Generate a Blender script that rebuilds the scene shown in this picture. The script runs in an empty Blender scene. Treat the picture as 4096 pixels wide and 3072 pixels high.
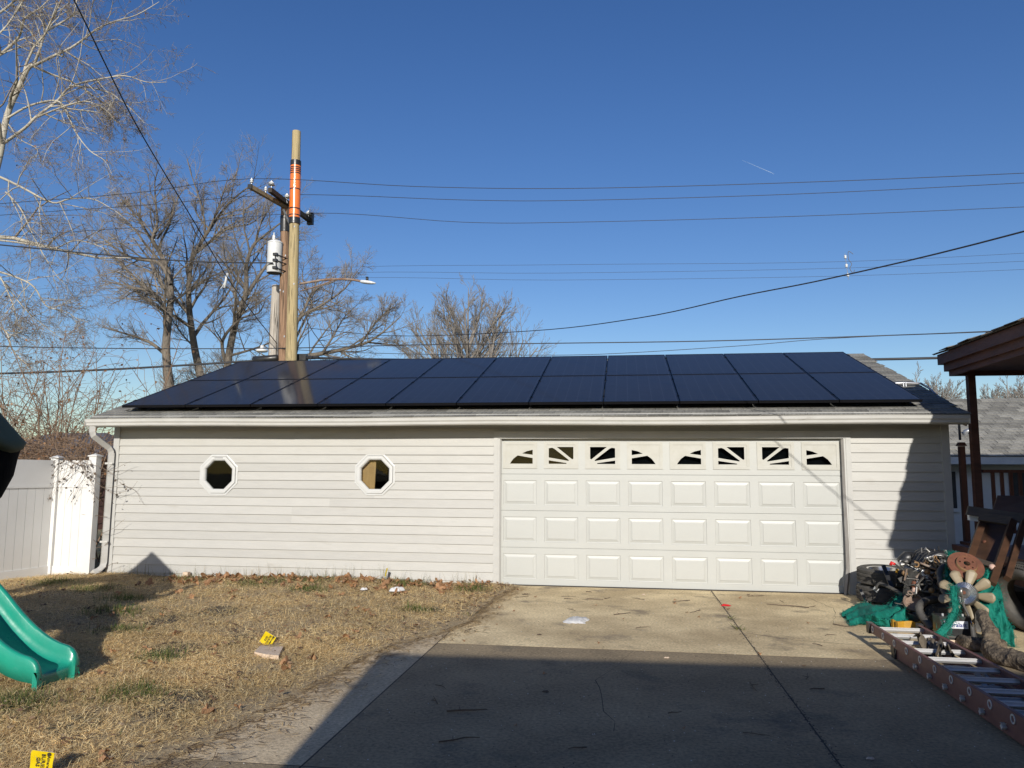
import bpy, math, random
import numpy as np
from mathutils import Vector, Matrix
from mathutils.geometry import tessellate_polygon
R = math.radians
rnd = random.Random(7)
nr = np.random.default_rng(11)
scene = bpy.context.scene
col = scene.collection

# ------------------------------------------------------------------ camera, sky, sun, exposure
CAM = np.array([1.834, -11.348, 1.628]); YAW, PITCH, ROLL, FPX = .1444, .1142, .0056, 3083.8
_f = np.array([-math.sin(YAW)*math.cos(PITCH), math.cos(YAW)*math.cos(PITCH), math.sin(PITCH)])
_r0 = np.array([math.cos(YAW), math.sin(YAW), 0.]); _u0 = np.cross(_r0, _f)
_r = _r0*math.cos(ROLL)+_u0*math.sin(ROLL); _u = -_r0*math.sin(ROLL)+_u0*math.cos(ROLL)
cd = bpy.data.cameras.new('camera'); co = bpy.data.objects.new('camera', cd); col.objects.link(co)
cd.sensor_width = 36; cd.lens = 36*FPX/4096; cd.clip_start = .05; cd.clip_end = 9000
co.matrix_world = Matrix(((_r[0], _u[0], -_f[0], CAM[0]), (_r[1], _u[1], -_f[1], CAM[1]), (_r[2], _u[2], -_f[2], CAM[2]), (0, 0, 0, 1)))
scene.camera = co
SUN = Vector((-.106, 1, -.385)).normalized()            # the way the light travels
EL = math.asin(-SUN.z)
w = bpy.data.worlds.new('World'); scene.world = w; w.use_nodes = True
wn = w.node_tree.nodes; bgn = wn['Background']
sky = wn.new('ShaderNodeTexSky'); sky.sky_type = 'NISHITA'; sky.sun_disc = False
sky.sun_elevation = EL; sky.sun_rotation = math.atan2(-SUN.x, -SUN.y)
sky.air_density = 1.0; sky.dust_density = .6; sky.ozone_density = 2.2; sky.altitude = 150
hs = wn.new('ShaderNodeHueSaturation'); hs.inputs['Hue'].default_value = .514; hs.inputs['Saturation'].default_value = 1.27; hs.inputs['Value'].default_value = 1.17
w.node_tree.links.new(sky.outputs[0], hs.inputs['Color']); w.node_tree.links.new(hs.outputs[0], bgn.inputs[0]); bgn.inputs[1].default_value = .095
sl = bpy.data.lights.new('sun', 'SUN'); sl.energy = 5.0; sl.angle = R(.53); sl.color = (1, .95, .87)
so = bpy.data.objects.new('sun', sl); col.objects.link(so); so.location = (10, -40, 30)
so.rotation_euler = SUN.to_track_quat('-Z', 'Y').to_euler()
vs = scene.view_settings; vs.view_transform = 'Standard'; vs.look = 'None'; vs.exposure = 0; vs.gamma = 1; vs.use_curve_mapping = False

# ------------------------------------------------------------------ helpers
K = 4096/2212.                                           # the photograph was measured at 2212 px width
def ray(x, y):
    return (x*K-2048)/FPX*_r-(y*K-1536)/FPX*_u+_f
def atY(x, y, Y):
    d = ray(x, y); return CAM+d*((Y-CAM[1])/d[1])
def atZ(x, y, Z=0.):
    d = ray(x, y); return CAM+d*((Z-CAM[2])/d[2])

def wloc(o):
    v = Vector((0, 0, 0))
    while o is not None:
        v += o.location; o = o.parent
    return v
class MB:
    """collects geometry in world metres; build() links it as one mesh object"""
    def __init__(s): s.v = []; s.f = []
    def add(s, vs, fs):
        o = len(s.v); s.v += [tuple(map(float, p)) for p in vs]; s.f += [tuple(i+o for i in f) for f in fs]; return s
    def box(s, c, d, rot=None, taper=1.):
        x, y, z = (k/2 for k in d); vs = []
        for dz in (-z, z):
            t = taper if dz > 0 else 1.
            for a, b in ((-x, -y), (x, -y), (x, y), (-x, y)):
                p = Vector((a*t, b*t, dz))
                if rot is not None: p = rot @ p
                vs.append(p+Vector(c))
        return s.add(vs, [(3, 2, 1, 0), (4, 5, 6, 7), (0, 1, 5, 4), (1, 2, 6, 5), (2, 3, 7, 6), (3, 0, 4, 7)])
    def bx(s, x0, x1, y0, y1, z0, z1):
        return s.box(((x0+x1)/2, (y0+y1)/2, (z0+z1)/2), (x1-x0, y1-y0, z1-z0))
    def beam(s, a, b, wd, ht, up=(0, 0, 1)):
        a = Vector(a); b = Vector(b); t = (b-a).normalized(); u = Vector(up)
        sd = t.cross(u)
        if sd.length < 1e-4: sd = t.cross(Vector((1, 0, 0)))
        sd.normalize(); u = sd.cross(t); vs = []
        for p in (a, b):
            for i, j in ((-1, -1), (1, -1), (1, 1), (-1, 1)): vs.append(p+sd*(i*wd/2)+u*(j*ht/2))
        return s.add(vs, [(0, 1, 2, 3), (7, 6, 5, 4), (0, 4, 5, 1), (1, 5, 6, 2), (2, 6, 7, 3), (3, 7, 4, 0)])
    def tube(s, pts, rad, n=8, cap=True, sq=1.):
        pts = [Vector(p) for p in pts]; m = len(pts)
        if not hasattr(rad, '__len__'): rad = [rad]*m
        vs = []; u = None
        for i, p in enumerate(pts):
            t = (pts[min(i+1, m-1)]-pts[max(i-1, 0)]).normalized()
            if u is None:
                u = t.cross(Vector((0, 0, 1)))
                if u.length < .05: u = t.cross(Vector((0, 1, 0)))
            u = (u-t*u.dot(t)).normalized(); v = t.cross(u)
            for k in range(n):
                a = 2*math.pi*k/n; vs.append(p+(u*math.cos(a)+v*math.sin(a)*sq)*rad[i])
        fs = [(i*n+k, i*n+(k+1) % n, (i+1)*n+(k+1) % n, (i+1)*n+k) for i in range(m-1) for k in range(n)]
        if cap: fs += [tuple(range(n))[::-1], tuple(range((m-1)*n, m*n))]
        return s.add(vs, fs)
    def lathe(s, prof, n, M, ph=0., close=False):
        """prof: (radius, height) pairs turned about the local z of M"""
        vs = []; m = len(prof)
        for r, h in prof:
            for k in range(n):
                a = 2*math.pi*k/n+ph; vs.append(M @ Vector((r*math.cos(a), r*math.sin(a), h)))
        fs = []
        for i in range(m if close else m-1):
            j = (i+1) % m
            fs += [(i*n+k, i*n+(k+1) % n, j*n+(k+1) % n, j*n+k) for k in range(n)]
        if not close:
            if prof[0][0] > 1e-5: fs.append(tuple(range(n))[::-1])
            if prof[-1][0] > 1e-5: fs.append(tuple(range((m-1)*n, m*n)))
        return s.add(vs, fs)
    def plate(s, outer, holes, M, d):
        """flat plate in local xy of M with holes, thickness d along local z"""
        loops = [outer]+list(holes); flat = [Vector((a, b, 0)) for L in loops for a, b in L]
        tri = tessellate_polygon([[Vector((a, b, 0)) for a, b in L] for L in loops]); n = len(flat)
        vs = [M @ p for p in flat]+[M @ (p+Vector((0, 0, d))) for p in flat]
        fs = [t for t in tri]+[(c+n, b+n, a+n) for a, b, c in tri]; o = 0
        for L in loops:
            k = len(L); fs += [(o+i, o+(i+1) % k, n+o+(i+1) % k, n+o+i) for i in range(k)]; o += k
        return s.add(vs, fs)
    def build(s, name, m, parent=None, smooth=False, loc=None, auto=None):
        me = bpy.data.meshes.new(name); o = bpy.data.objects.new(name, me)
        base = wloc(parent) if parent is not None else Vector(loc or (0, 0, 0))
        me.from_pydata([(a-base.x, b-base.y, c-base.z) for a, b, c in s.v], [], s.f)
        import bmesh as _b
        bm = _b.new(); bm.from_mesh(me); _b.ops.recalc_face_normals(bm, faces=bm.faces); bm.to_mesh(me); bm.free()
        if smooth: me.shade_smooth()
        if smooth and auto is not None: me.set_sharp_from_angle(angle=R(auto))
        me.materials.append(M_[m]); col.objects.link(o)
        if parent is not None: o.parent = parent
        elif loc: o.location = loc
        return o
def tag(o, label=None, cat=None, group=None, kind=None):
    for k, v in (('label', label), ('category', cat), ('group', group), ('kind', kind)):
        if v: o[k] = v
    return o
def thing(name, label, cat, loc=(0, 0, 0), rot=None, group=None):
    o = bpy.data.objects.new(name, None); o.empty_display_size = .1; col.objects.link(o)
    o.location = loc
    if rot is not None: o.rotation_euler = rot
    return tag(o, label, cat, group)
def inst(o, parent=None, loc=None, rot=None, link=True):
    c = o.copy(); col.objects.link(c)
    c.parent = parent
    if loc is not None: c.location = loc
    if rot is not None: c.rotation_euler = rot
    return c
def copy_tree(o, parent=None):
    c = o.copy(); col.objects.link(c); c.parent = parent
    for ch in list(o.children): copy_tree(ch, c)
    return c
def rawmesh(name, v, quads, m, parent=None, colors=None, tris=None, smooth=False):
    """numpy arrays straight into a mesh (fast)"""
    me = bpy.data.meshes.new(name); v = np.asarray(v, np.float32).reshape(-1, 3)
    base = wloc(parent) if parent is not None else Vector((0, 0, 0)); v = v-np.array(base, np.float32)
    fl = []; ls = []
    if quads is not None and len(quads): fl.append(np.asarray(quads, np.int32).reshape(-1)); ls.append(np.full(len(quads), 4, np.int32))
    if tris is not None and len(tris): fl.append(np.asarray(tris, np.int32).reshape(-1)); ls.append(np.full(len(tris), 3, np.int32))
    fl = np.concatenate(fl); ls = np.concatenate(ls); st = np.concatenate([[0], np.cumsum(ls)[:-1]]).astype(np.int32)
    me.vertices.add(len(v)); me.vertices.foreach_set('co', v.ravel())
    me.loops.add(len(fl)); me.loops.foreach_set('vertex_index', fl)
    me.polygons.add(len(ls)); me.polygons.foreach_set('loop_start', st)
    me.update(calc_edges=True)
    if colors is not None:
        a = me.color_attributes.new('Col', 'FLOAT_COLOR', 'POINT')
        c = np.ones((len(v), 4), np.float32); c[:, :3] = colors; a.data.foreach_set('color', c.ravel())
    if smooth: me.shade_smooth()
    me.materials.append(M_[m]); o = bpy.data.objects.new(name, me); col.objects.link(o)
    if parent is not None: o.parent = parent
    return o

# ------------------------------------------------------------------ materials
M_ = {}
def mat(name, c1, c2=None, rough=.6, scale=5., metal=0., bump=0., bscale=None, spec=.5, stretch=(1, 1, 1), c3=None, s3=1.2, a3=.55,
        rand=0., detail=6., contrast=(.35, .65), coat=0., attr=False, trans=0., rvar=0., speck=None):
    m = bpy.data.materials.new(name); m.use_nodes = True; nt = m.node_tree; N = nt.nodes; L = nt.links
    b = N['Principled BSDF']; b.inputs['Roughness'].default_value = rough; b.inputs['Metallic'].default_value = metal
    b.inputs['Specular IOR Level'].default_value = spec; b.inputs['Coat Weight'].default_value = coat; b.inputs['Coat Roughness'].default_value = .08
    tc = N.new('ShaderNodeTexCoord'); mp = N.new('ShaderNodeMapping'); mp.inputs['Scale'].default_value = stretch
    L.new(tc.outputs['Object'], mp.inputs[0])
    def noise(sc, det=detail, src=mp):
        n = N.new('ShaderNodeTexNoise'); n.inputs['Scale'].default_value = sc; n.inputs['Detail'].default_value = det; n.inputs['Roughness'].default_value = .62
        L.new(src.outputs[0], n.inputs[0]); return n
    def ramp(src, lo, hi):
        r = N.new('ShaderNodeMapRange'); r.inputs[1].default_value = lo; r.inputs[2].default_value = hi; L.new(src, r.inputs[0]); return r.outputs[0]
    def mix(f, a, c, mode='MIX'):
        x = N.new('ShaderNodeMix'); x.data_type = 'RGBA'; x.blend_type = mode; x.clamp_factor = True
        if isinstance(f, float): x.inputs[0].default_value = f
        else: L.new(f, x.inputs[0])
        for s, q in ((6, a), (7, c)):
            if isinstance(q, tuple): x.inputs[s].default_value = (*q, 1)
            else: L.new(q, x.inputs[s])
        return x.outputs[2]
    cur = c1
    if c2 is not None: cur = mix(ramp(noise(scale).outputs[0], *contrast), c1, c2)
    if c3 is not None:
        f = ramp(noise(s3, 8).outputs[0], a3, a3+.14); cur = mix(f, cur, c3)
    if speck:
        sp_ = N.new('ShaderNodeMapRange'); L.new(noise(speck[0], 3).outputs[0], sp_.inputs[0]); sp_.inputs[1].default_value = .3; sp_.inputs[2].default_value = .7; sp_.inputs[3].default_value = 1-speck[1]; sp_.inputs[4].default_value = 1+speck[1]
        cb0 = N.new('ShaderNodeCombineColor'); [L.new(sp_.outputs[0], cb0.inputs[i]) for i in range(3)]; cur = mix(1., cur, cb0.outputs[0], 'MULTIPLY')
    if attr:
        at = N.new('ShaderNodeVertexColor'); at.layer_name = 'Col'; cur = at.outputs[0]
    if rand:
        oi = N.new('ShaderNodeObjectInfo'); mr = N.new('ShaderNodeMapRange'); L.new(oi.outputs['Random'], mr.inputs[0])
        mr.inputs[3].default_value = 1-rand; mr.inputs[4].default_value = 1+rand
        cb = N.new('ShaderNodeCombineColor'); [L.new(mr.outputs[0], cb.inputs[i]) for i in range(3)]
        cur = mix(1., cur, cb.outputs[0], 'MULTIPLY')
    if isinstance(cur, tuple): b.inputs['Base Color'].default_value = (*cur, 1)
    else: L.new(cur, b.inputs['Base Color'])
    if rvar:
        r = N.new('ShaderNodeMapRange'); L.new(noise(scale*.7).outputs[0], r.inputs[0]); r.inputs[1].default_value = .3; r.inputs[2].default_value = .7
        r.inputs[3].default_value = max(0, rough-rvar); r.inputs[4].default_value = min(1, rough+rvar); L.new(r.outputs[0], b.inputs['Roughness'])
    if bump:
        bp = N.new('ShaderNodeBump'); bp.inputs['Strength'].default_value = 1; bp.inputs['Distance'].default_value = bump
        L.new(noise(bscale or scale*2).outputs[0], bp.inputs['Height']); L.new(bp.outputs[0], b.inputs['Normal'])
    if trans:
        tl = N.new('ShaderNodeBsdfTranslucent'); ms = N.new('ShaderNodeMixShader'); ms.inputs[0].default_value = trans
        if isinstance(cur, tuple): tl.inputs[0].default_value = (*cur, 1)
        else: L.new(cur, tl.inputs[0])
        L.new(b.outputs[0], ms.inputs[1]); L.new(tl.outputs[0], ms.inputs[2]); L.new(ms.outputs[0], N['Material Output'].inputs[0])
    M_[name] = m; return m
def glass_mat(name, tint, rough=.02):
    m = bpy.data.materials.new(name); m.use_nodes = True; nt = m.node_tree; N = nt.nodes; L = nt.links
    N.remove(N['Principled BSDF']); t = N.new('ShaderNodeBsdfTransparent'); t.inputs[0].default_value = (*tint, 1)
    g = N.new('ShaderNodeBsdfGlossy'); g.inputs['Roughness'].default_value = rough; fr = N.new('ShaderNodeFresnel'); fr.inputs[0].default_value = 1.3
    x = N.new('ShaderNodeMixShader'); L.new(fr.outputs[0], x.inputs[0]); L.new(t.outputs[0], x.inputs[1]); L.new(g.outputs[0], x.inputs[2]); L.new(x.outputs[0], N['Material Output'].inputs[0])
    M_[name] = m
mat('siding', (.415, .407, .378), (.39, .382, .354), .55, 3, stretch=(1, 1, 5), bump=.003, bscale=1.1, c3=(.36, .345, .31), s3=1.6, a3=.60, rand=.05)
mat('trim', (.45, .445, .42), (.41, .405, .38), .5, 3, c3=(.48, .45, .39), s3=4, a3=.66)
mat('gutter', (0.51, 0.501, 0.472), (0.451, 0.442, 0.408), .42, 2.2, c3=(.33, .31, .27), s3=3.2, a3=.63, stretch=(1, 1, 3))
mat('door', (.425, .432, .408), (.41, .415, .39), .45, 2.5, c3=(.42, .41, .365), s3=6, a3=.72, rand=.012)
mat('door_insert', (.435, .43, .39), (.40, .392, .345), .5, 8)
mat('octframe', (.53, .532, .515), (.50, .50, .48), .42, 6)
mat('seal', (.33, .32, .30), (.22, .20, .18), .6, 9, stretch=(1, 1, .3), c3=(.30, .17, .08), s3=5, a3=.62)
mat('dark', (.02, .02, .02), (.03, .03, .03), .7, 6)
mat('grey_board', (.40, .41, .41), (.34, .345, .345), .8, 2)
mat('dark_scrap', (.025, .02, .016), (.015, .013, .011), .9, 7)
mat('interior_dark', (.012, .012, .012), (.009, .009, .009), .9, 3)
mat('plywood', (.80, .48, .20), (.66, .38, .15), .7, 3, stretch=(8, 1, 1))
glass_mat('glass', (.74, .77, .77)); glass_mat('doorglass', (.28, .30, .31), .05)
mat('shingle', (.22, .215, .19), (.125, .12, .11), .9, 22, bump=.003, bscale=160, rand=.3, detail=8)
mat('shingle_deck', (.24, .235, .21), (.15, .15, .135), .9, 14, bump=.002, bscale=160)
mat('shingle2', (.25, .24, .21), (.15, .145, .13), .9, 22, bump=.003, bscale=150, rand=.34)
mat('shingle_old', (.16, .135, .11), (.085, .075, .065), .95, 14, bump=.004, bscale=60, rand=.25)
mat('dark_roof', (.10, .10, .12), (.06, .06, .07), .9, 8, rand=.2, bump=.003, bscale=50)
mat('panel_frame', (.012, .012, .014), None, .35, metal=.6)
mat('conduit', (.50, .51, .53), (.4, .4, .42), .35, 8, metal=.85)
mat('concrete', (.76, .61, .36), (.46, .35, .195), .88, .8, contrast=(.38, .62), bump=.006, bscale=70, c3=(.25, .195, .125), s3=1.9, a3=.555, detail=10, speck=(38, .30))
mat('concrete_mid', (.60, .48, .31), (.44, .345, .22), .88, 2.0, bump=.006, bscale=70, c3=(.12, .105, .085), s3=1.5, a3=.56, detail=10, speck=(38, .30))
mat('concrete_shade', (.32, .245, .145), (.21, .16, .095), .88, 1.3, bump=.006, bscale=70, c3=(.11, .095, .07), s3=1.1, a3=.56, detail=10, speck=(38, .34))  # front slabs: part of the house shade is put into this darker colour
mat('soil', (.44, .33, .185), (.22, .16, .095), .95, 14, bump=.012, bscale=60, c3=(.42, .33, .19), s3=30, a3=.50)
mat('dirt', (.075, .058, .042), (.04, .032, .025), .95, 20, bump=.006, bscale=80)
mat('far_ground', (.22, .19, .11), (.14, .14, .07), .95, .6, bump=.02, bscale=8)
mat('blade', (.5, .4, .2), rough=.75, attr=True, trans=.45, spec=.2)
mat('leaf', (.5, .4, .2), rough=.7, attr=True, trans=.25, spec=.2)
mat('big_leaf', (.42, .235, .12), (.28, .15, .075), .65, 22, rand=.3, trans=.25, spec=.3)
mat('vinyl', (.66, .655, .63), (.62, .612, .585), .38, 2, c3=(.66, .63, .57), s3=2.2, a3=.68)
mat('pole_new', (0.45, 0.36, 0.198), (0.324, 0.252, 0.126), .85, 6, stretch=(9, 9, .35), bump=.01, bscale=9, c3=(.17, .13, .075), s3=3.2, a3=.60)
mat('pole_old', (0.306, 0.194, 0.122), (0.189, 0.113, 0.068), .9, 6, stretch=(7, 7, .4), bump=.006, bscale=9, c3=(.10, .06, .04), s3=3, a3=.68)
mat('pole_grey', (0.468, 0.423, 0.369), (0.342, 0.306, 0.261), .9, 6, stretch=(7, 7, .4), bump=.005, bscale=9)
mat('orange', (.75, .19, .035), (.66, .16, .03), .32, 5, coat=.3)
mat('black_plastic', (.016, .016, .017), (.028, .028, .028), .38, 9, rvar=.12)
mat('black_rubber', (.055, .052, .047), (.085, .078, .068), .7, 12, rvar=.12, c3=(.12, .105, .085), s3=9, a3=.58)
mat('arm_wood', (.33, .25, .15), (.22, .16, .09), .85, 8)
mat('dark_wood', (.055, .042, .032), (.035, .028, .02), .85, 8)
mat('galv', (.50, .51, .52), (.38, .39, .40), .4, 8, metal=.7)
mat('transformer', (0.648, 0.657, 0.657), (0.558, 0.567, 0.567), .4, 4, c3=(.35, .28, .2), s3=5, a3=.72)
mat('porcelain', (0.702, 0.711, 0.702), (0.63, 0.639, 0.63), .2, 6)
mat('wire', (.022, .022, .025), None, .5)
mat('rusty', (.17, .085, .045), (.26, .21, .17), .75, 6)
mat('lamp_grey', (.62, .64, .66), (.55, .57, .59), .4, 6)
mat('syc_bark', (.46, .425, .35), (.34, .31, .25), .8, 3.5, c3=(.19, .15, .10), s3=2.2, a3=.56, bump=.01)
mat('syc_twig', (.26, .22, .18), (.18, .15, .12), .85, 2.)
mat('elm_bark', (.20, .17, .135), (.12, .10, .08), .9, 7, stretch=(3, 3, .6), bump=.03, bscale=9, c3=(.29, .25, .16), s3=3, a3=.62)
mat('elm_twig', (.29, .25, .20), (.20, .17, .14), .9, 1.5)
mat('maple_twig', (.25, .225, .20), (.18, .16, .14), .9, 1.)
mat('brush', (.26, .175, .115), (.17, .11, .07), .85, 3)
mat('vine', (.22, .16, .11), (.14, .10, .07), .85, 4)
mat('porch_wood', (.13, .055, .034), (.08, .034, .022), .55, 5, stretch=(1, .5, 3), bump=.003, bscale=18)
mat('deck_wood', (.18, .068, .036), (.11, .042, .024), .6, 5, stretch=(2, 2, .6), bump=.003, bscale=18, rand=.12)
mat('white_wall', (.66, .66, .64), (.58, .58, .56), .7, 3)
mat('brick_house', (.30, .15, .11), (.22, .11, .08), .9, 6)
mat('slide', (.014, .29, .195), (.012, .24, .165), .36, 3, bump=.0012, bscale=22, c3=(.05, .30, .22), s3=9, a3=.60, coat=.08, rvar=.14)
mat('canvas', (.12, .12, .028), (.09, .09, .02), .75, 6, bump=.004, bscale=5)
mat('canvas_black', (.005, .005, .005), (.008, .008, .008), .9, spec=.05, scale=3, bump=.008, bscale=4)
mat('flag', (.80, .60, .005), (.74, .55, .005), .45, 6, trans=.25)
mat('ink', (.03, .025, .01), None, .6)
mat('stone', (.66, .52, .39), (.52, .40, .29), .85, 12, bump=.003, bscale=40, c3=(.2, .15, .1), s3=9, a3=.64)
mat('plastic_bag', (.86, .85, .82), (.70, .70, .69), .35, 14, trans=.2, bump=.006, bscale=20)
mat('paper', (.78, .77, .76), (.66, .66, .66), .7, 12, trans=.2)
mat('red', (.6, .02, .02), (.45, .015, .015), .4, 8)
mat('alloy', (.72, .71, .69), (.60, .59, .57), .22, 5, metal=.95, rvar=.08)
mat('engine', (.06, .058, .055), (.115, .11, .105), .5, 14, metal=.35, rvar=.15, c3=(.16, .10, .06), s3=10, a3=.64)
mat('engine_alu', (.40, .39, .37), (.26, .25, .235), .42, 12, metal=.8, rvar=.12)
mat('rust', (.19, .075, .042), (.13, .05, .03), .8, 16, metal=.15, bump=.001, bscale=60, c3=(.34, .14, .06), s3=7, a3=.6)
mat('rust_tan', (.34, .21, .10), (.26, .15, .07), .7, 14, metal=.2)
mat('fan', (.30, .245, .155), (.24, .19, .12), .5, 8, c3=(.36, .27, .15), s3=7, a3=.64)
mat('tarp', (.012, .20, .15), (.010, .14, .105), .7, spec=.15, scale=9, bump=.006, bscale=26, trans=.12, rvar=.1)
mat('battery_label', (.62, .64, .68), None, .4)
mat('ink_blue', (.01, .02, .18), None, .4)
mat('fiberglass', (.21, .095, .085), (.165, .072, .065), .5, 9, c3=(.34, .29, .27), s3=7, a3=.70)
mat('rung', (.72, .71, .69), (.60, .59, .57), .4, 8, metal=.35, stretch=(.4, 6, 6), rvar=.08)
mat('log_bark', (.21, .165, .115), (.08, .062, .044), .95, 30, bump=.03, bscale=36, contrast=(.38, .62), stretch=(1, 1, 1))
mat('log_end', (.42, .32, .2), (.3, .22, .13), .85, 14)
mat('old_wood', (.10, .075, .05), (.055, .042, .03), .75, 6, stretch=(1, 1, 5))
mat('brown_wood', (.075, .036, .019), (.045, .022, .012), .55, 5, stretch=(1, 1, 3))
mat('foam', (.72, .74, .74), (.65, .67, .67), .8, 8)
mat('yellow', (.50, .27, .02), (.36, .19, .02), .5, 9)
mat('pinkish', (.62, .42, .34), (.5, .33, .26), .6, 9)
mat('twig', (.13, .09, .06), (.08, .055, .035), .9, 9)
mat('contrail', (.30, .42, .62), None, 1.)
mat('rag', (.17, .14, .10), (.10, .08, .06), .9, 12, c3=(.65, .25, .08), s3=9, a3=.66)
# solar glass: near-black cells with faint grid lines under glossy glass
m = bpy.data.materials.new('solar_glass'); m.use_nodes = True; N = m.node_tree.nodes; L = m.node_tree.links; b = N['Principled BSDF']
tc = N.new('ShaderNodeTexCoord'); br = N.new('ShaderNodeTexBrick'); L.new(tc.outputs['Object'], br.inputs[0])
br.offset = 0; br.inputs['Color1'].default_value = (.014, .013, .014, 1); br.inputs['Color2'].default_value = (.017, .016, .018, 1); br.inputs['Mortar'].default_value = (.036, .038, .046, 1)
br.inputs['Scale'].default_value = 1; br.inputs['Mortar Size'].default_value = .0035; br.inputs['Brick Width'].default_value = .172; br.inputs['Row Height'].default_value = .0925
L.new(br.outputs[0], b.inputs['Base Color']); b.inputs['Roughness'].default_value = .5; b.inputs['Coat Weight'].default_value = .44; b.inputs['Coat Roughness'].default_value = .085; b.inputs['Coat IOR'].default_value = 1.45
b.inputs['Specular IOR Level'].default_value = .15
M_['solar_glass'] = m

# ================================================================== ground, driveway
g = MB(); S_ = 400
xs = [-S_, -40, -10, -7.4, -4, 0, 4, 8, 20, S_]; ys = [-S_, -40, -14, -8, -4, 0, 8, 20, 60, S_]
vv = [(x, y, -.035) for y in ys for x in xs]; n_ = len(xs)
g.add(vv, [(j*n_+i, j*n_+i+1, (j+1)*n_+i+1, (j+1)*n_+i) for j in range(len(ys)-1) for i in range(n_-1)])
tag(g.build('ground', 'far_ground'), kind='structure')
# lawn: gently uneven soil sheet under the grass
GX0, GX1, GY0, GY1 = -7.6, .55, -8.6, -.01
def edge_x(y):                                           # where lawn meets concrete
    return np.interp(y, [-9, -7.1, -6.77, -5.36, -4.6, -3.99, -3.6, -2.87, -1.6, -.7, -.27, 0], [-.95, -.80, -.72, -.56, -.5, -.36, -.12, .10, .10, .18, .24, .26])
def lawn_z(x, y):
    x = np.asarray(x, float); y = np.asarray(y, float)
    z = .018+.014*np.sin(x*1.7+y*.9)+.011*np.sin(x*3.1-y*2.3+1)+.006*np.sin(x*7+y*5)
    z = z-.025*np.clip((y+1.2)/1.2, 0, 1)*np.clip((-x-3.5)/2, 0, 1)+.012*np.clip((y+1.2)/1.2, 0, 1)
    d = np.clip((edge_x(y)-x)/.5, -1, 1)                # thin out towards the concrete
    return np.where(d > 0, z*np.clip(d, 0, 1)+.008*(1-np.clip(d, 0, 1)), .008+.05*d)
nx, ny = 110, 110
X, Yg = np.meshgrid(np.linspace(GX0, GX1, nx), np.linspace(GY0, GY1, ny)); Zg = lawn_z(X, Yg)
idx = np.arange(nx*ny).reshape(ny, nx)
q = np.stack([idx[:-1, :-1], idx[:-1, 1:], idx[1:, 1:], idx[1:, :-1]], -1).reshape(-1, 4)
tag(rawmesh('lawn_soil', np.stack([X, Yg, Zg], -1), q, 'soil', smooth=True), kind='structure')
# concrete slabs with open joints
drive = thing('driveway', None, None); tag(drive, kind='structure')
def slab(x0, x1, y0, y1, dz=0., rx=0., ry=0.):
    mb = MB(); g_ = .006; c = .0004
    x0 += g_; x1 -= g_; y0 += g_; y1 -= g_
    P_ = [(x0, y0), (x1, y0), (x1, y1), (x0, y1)]; Q_ = [(x0+c, y0+c), (x1-c, y0+c), (x1-c, y1-c), (x0+c, y1-c)]
    vs = [(a, b, -.12) for a, b in P_]+[(a, b, -c+dz) for a, b in P_]+[(a, b, dz) for a, b in Q_]
    mb.add(vs, [(4, 5, 1, 0), (5, 6, 2, 1), (6, 7, 3, 2), (7, 4, 0, 3), (4, 8, 9, 5), (5, 9, 10, 6), (6, 10, 11, 7), (7, 11, 8, 4), (8, 11, 10, 9)])
    return mb.build('slab', 'concrete' if y1 > -2 else 'concrete_mid' if y1 > -3 else 'concrete_shade', drive)
JX, J0 = 3.02, .04
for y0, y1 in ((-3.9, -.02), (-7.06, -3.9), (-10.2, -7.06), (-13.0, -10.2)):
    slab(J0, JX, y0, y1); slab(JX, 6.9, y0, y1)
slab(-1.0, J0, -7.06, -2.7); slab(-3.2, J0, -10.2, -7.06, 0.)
mb = MB(); mb.bx(-3.3, 7, -13.1, .3, -.14, -.0009); mb.build('joint_dirt', 'dirt', drive)

# cracks and oil spots
def crack(pts, wd):
    mb = MB(); P_ = []
    for (x0, y0), (x1, y1) in zip(pts, pts[1:]):
        for k in range(6): t = k/6; P_.append((x0+(x1-x0)*t+rnd.gauss(0, .012), y0+(y1-y0)*t+rnd.gauss(0, .012)))
    P_.append(pts[-1]); vs = []
    for i, (x, y) in enumerate(P_): w_ = wd*rnd.uniform(.35, 1.2); vs += [(x-w_, y-w_, .0012), (x+w_, y+w_, .0012)]
    mb.add(vs, [(2*i, 2*i+1, 2*i+3, 2*i+2) for i in range(len(P_)-1)]); mb.build('crack', 'dirt', drive)
crack([(2.2, -.42), (2.7, -.36), (3.03, -.40), (3.5, -.30), (4.0, -.33)], .005); crack([(3.03, -2.9), (3.5, -3.2), (4.3, -3.35), (4.9, -3.3)], .003); crack([(.9, -3.2), (.5, -3.35), (.1, -3.3)], .004); crack([(1.9, -3.9), (1.6, -5.0), (1.75, -6.2)], .003); crack([(4.2, -.3), (4.35, -1.2), (4.1, -2.2)], .003)
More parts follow.
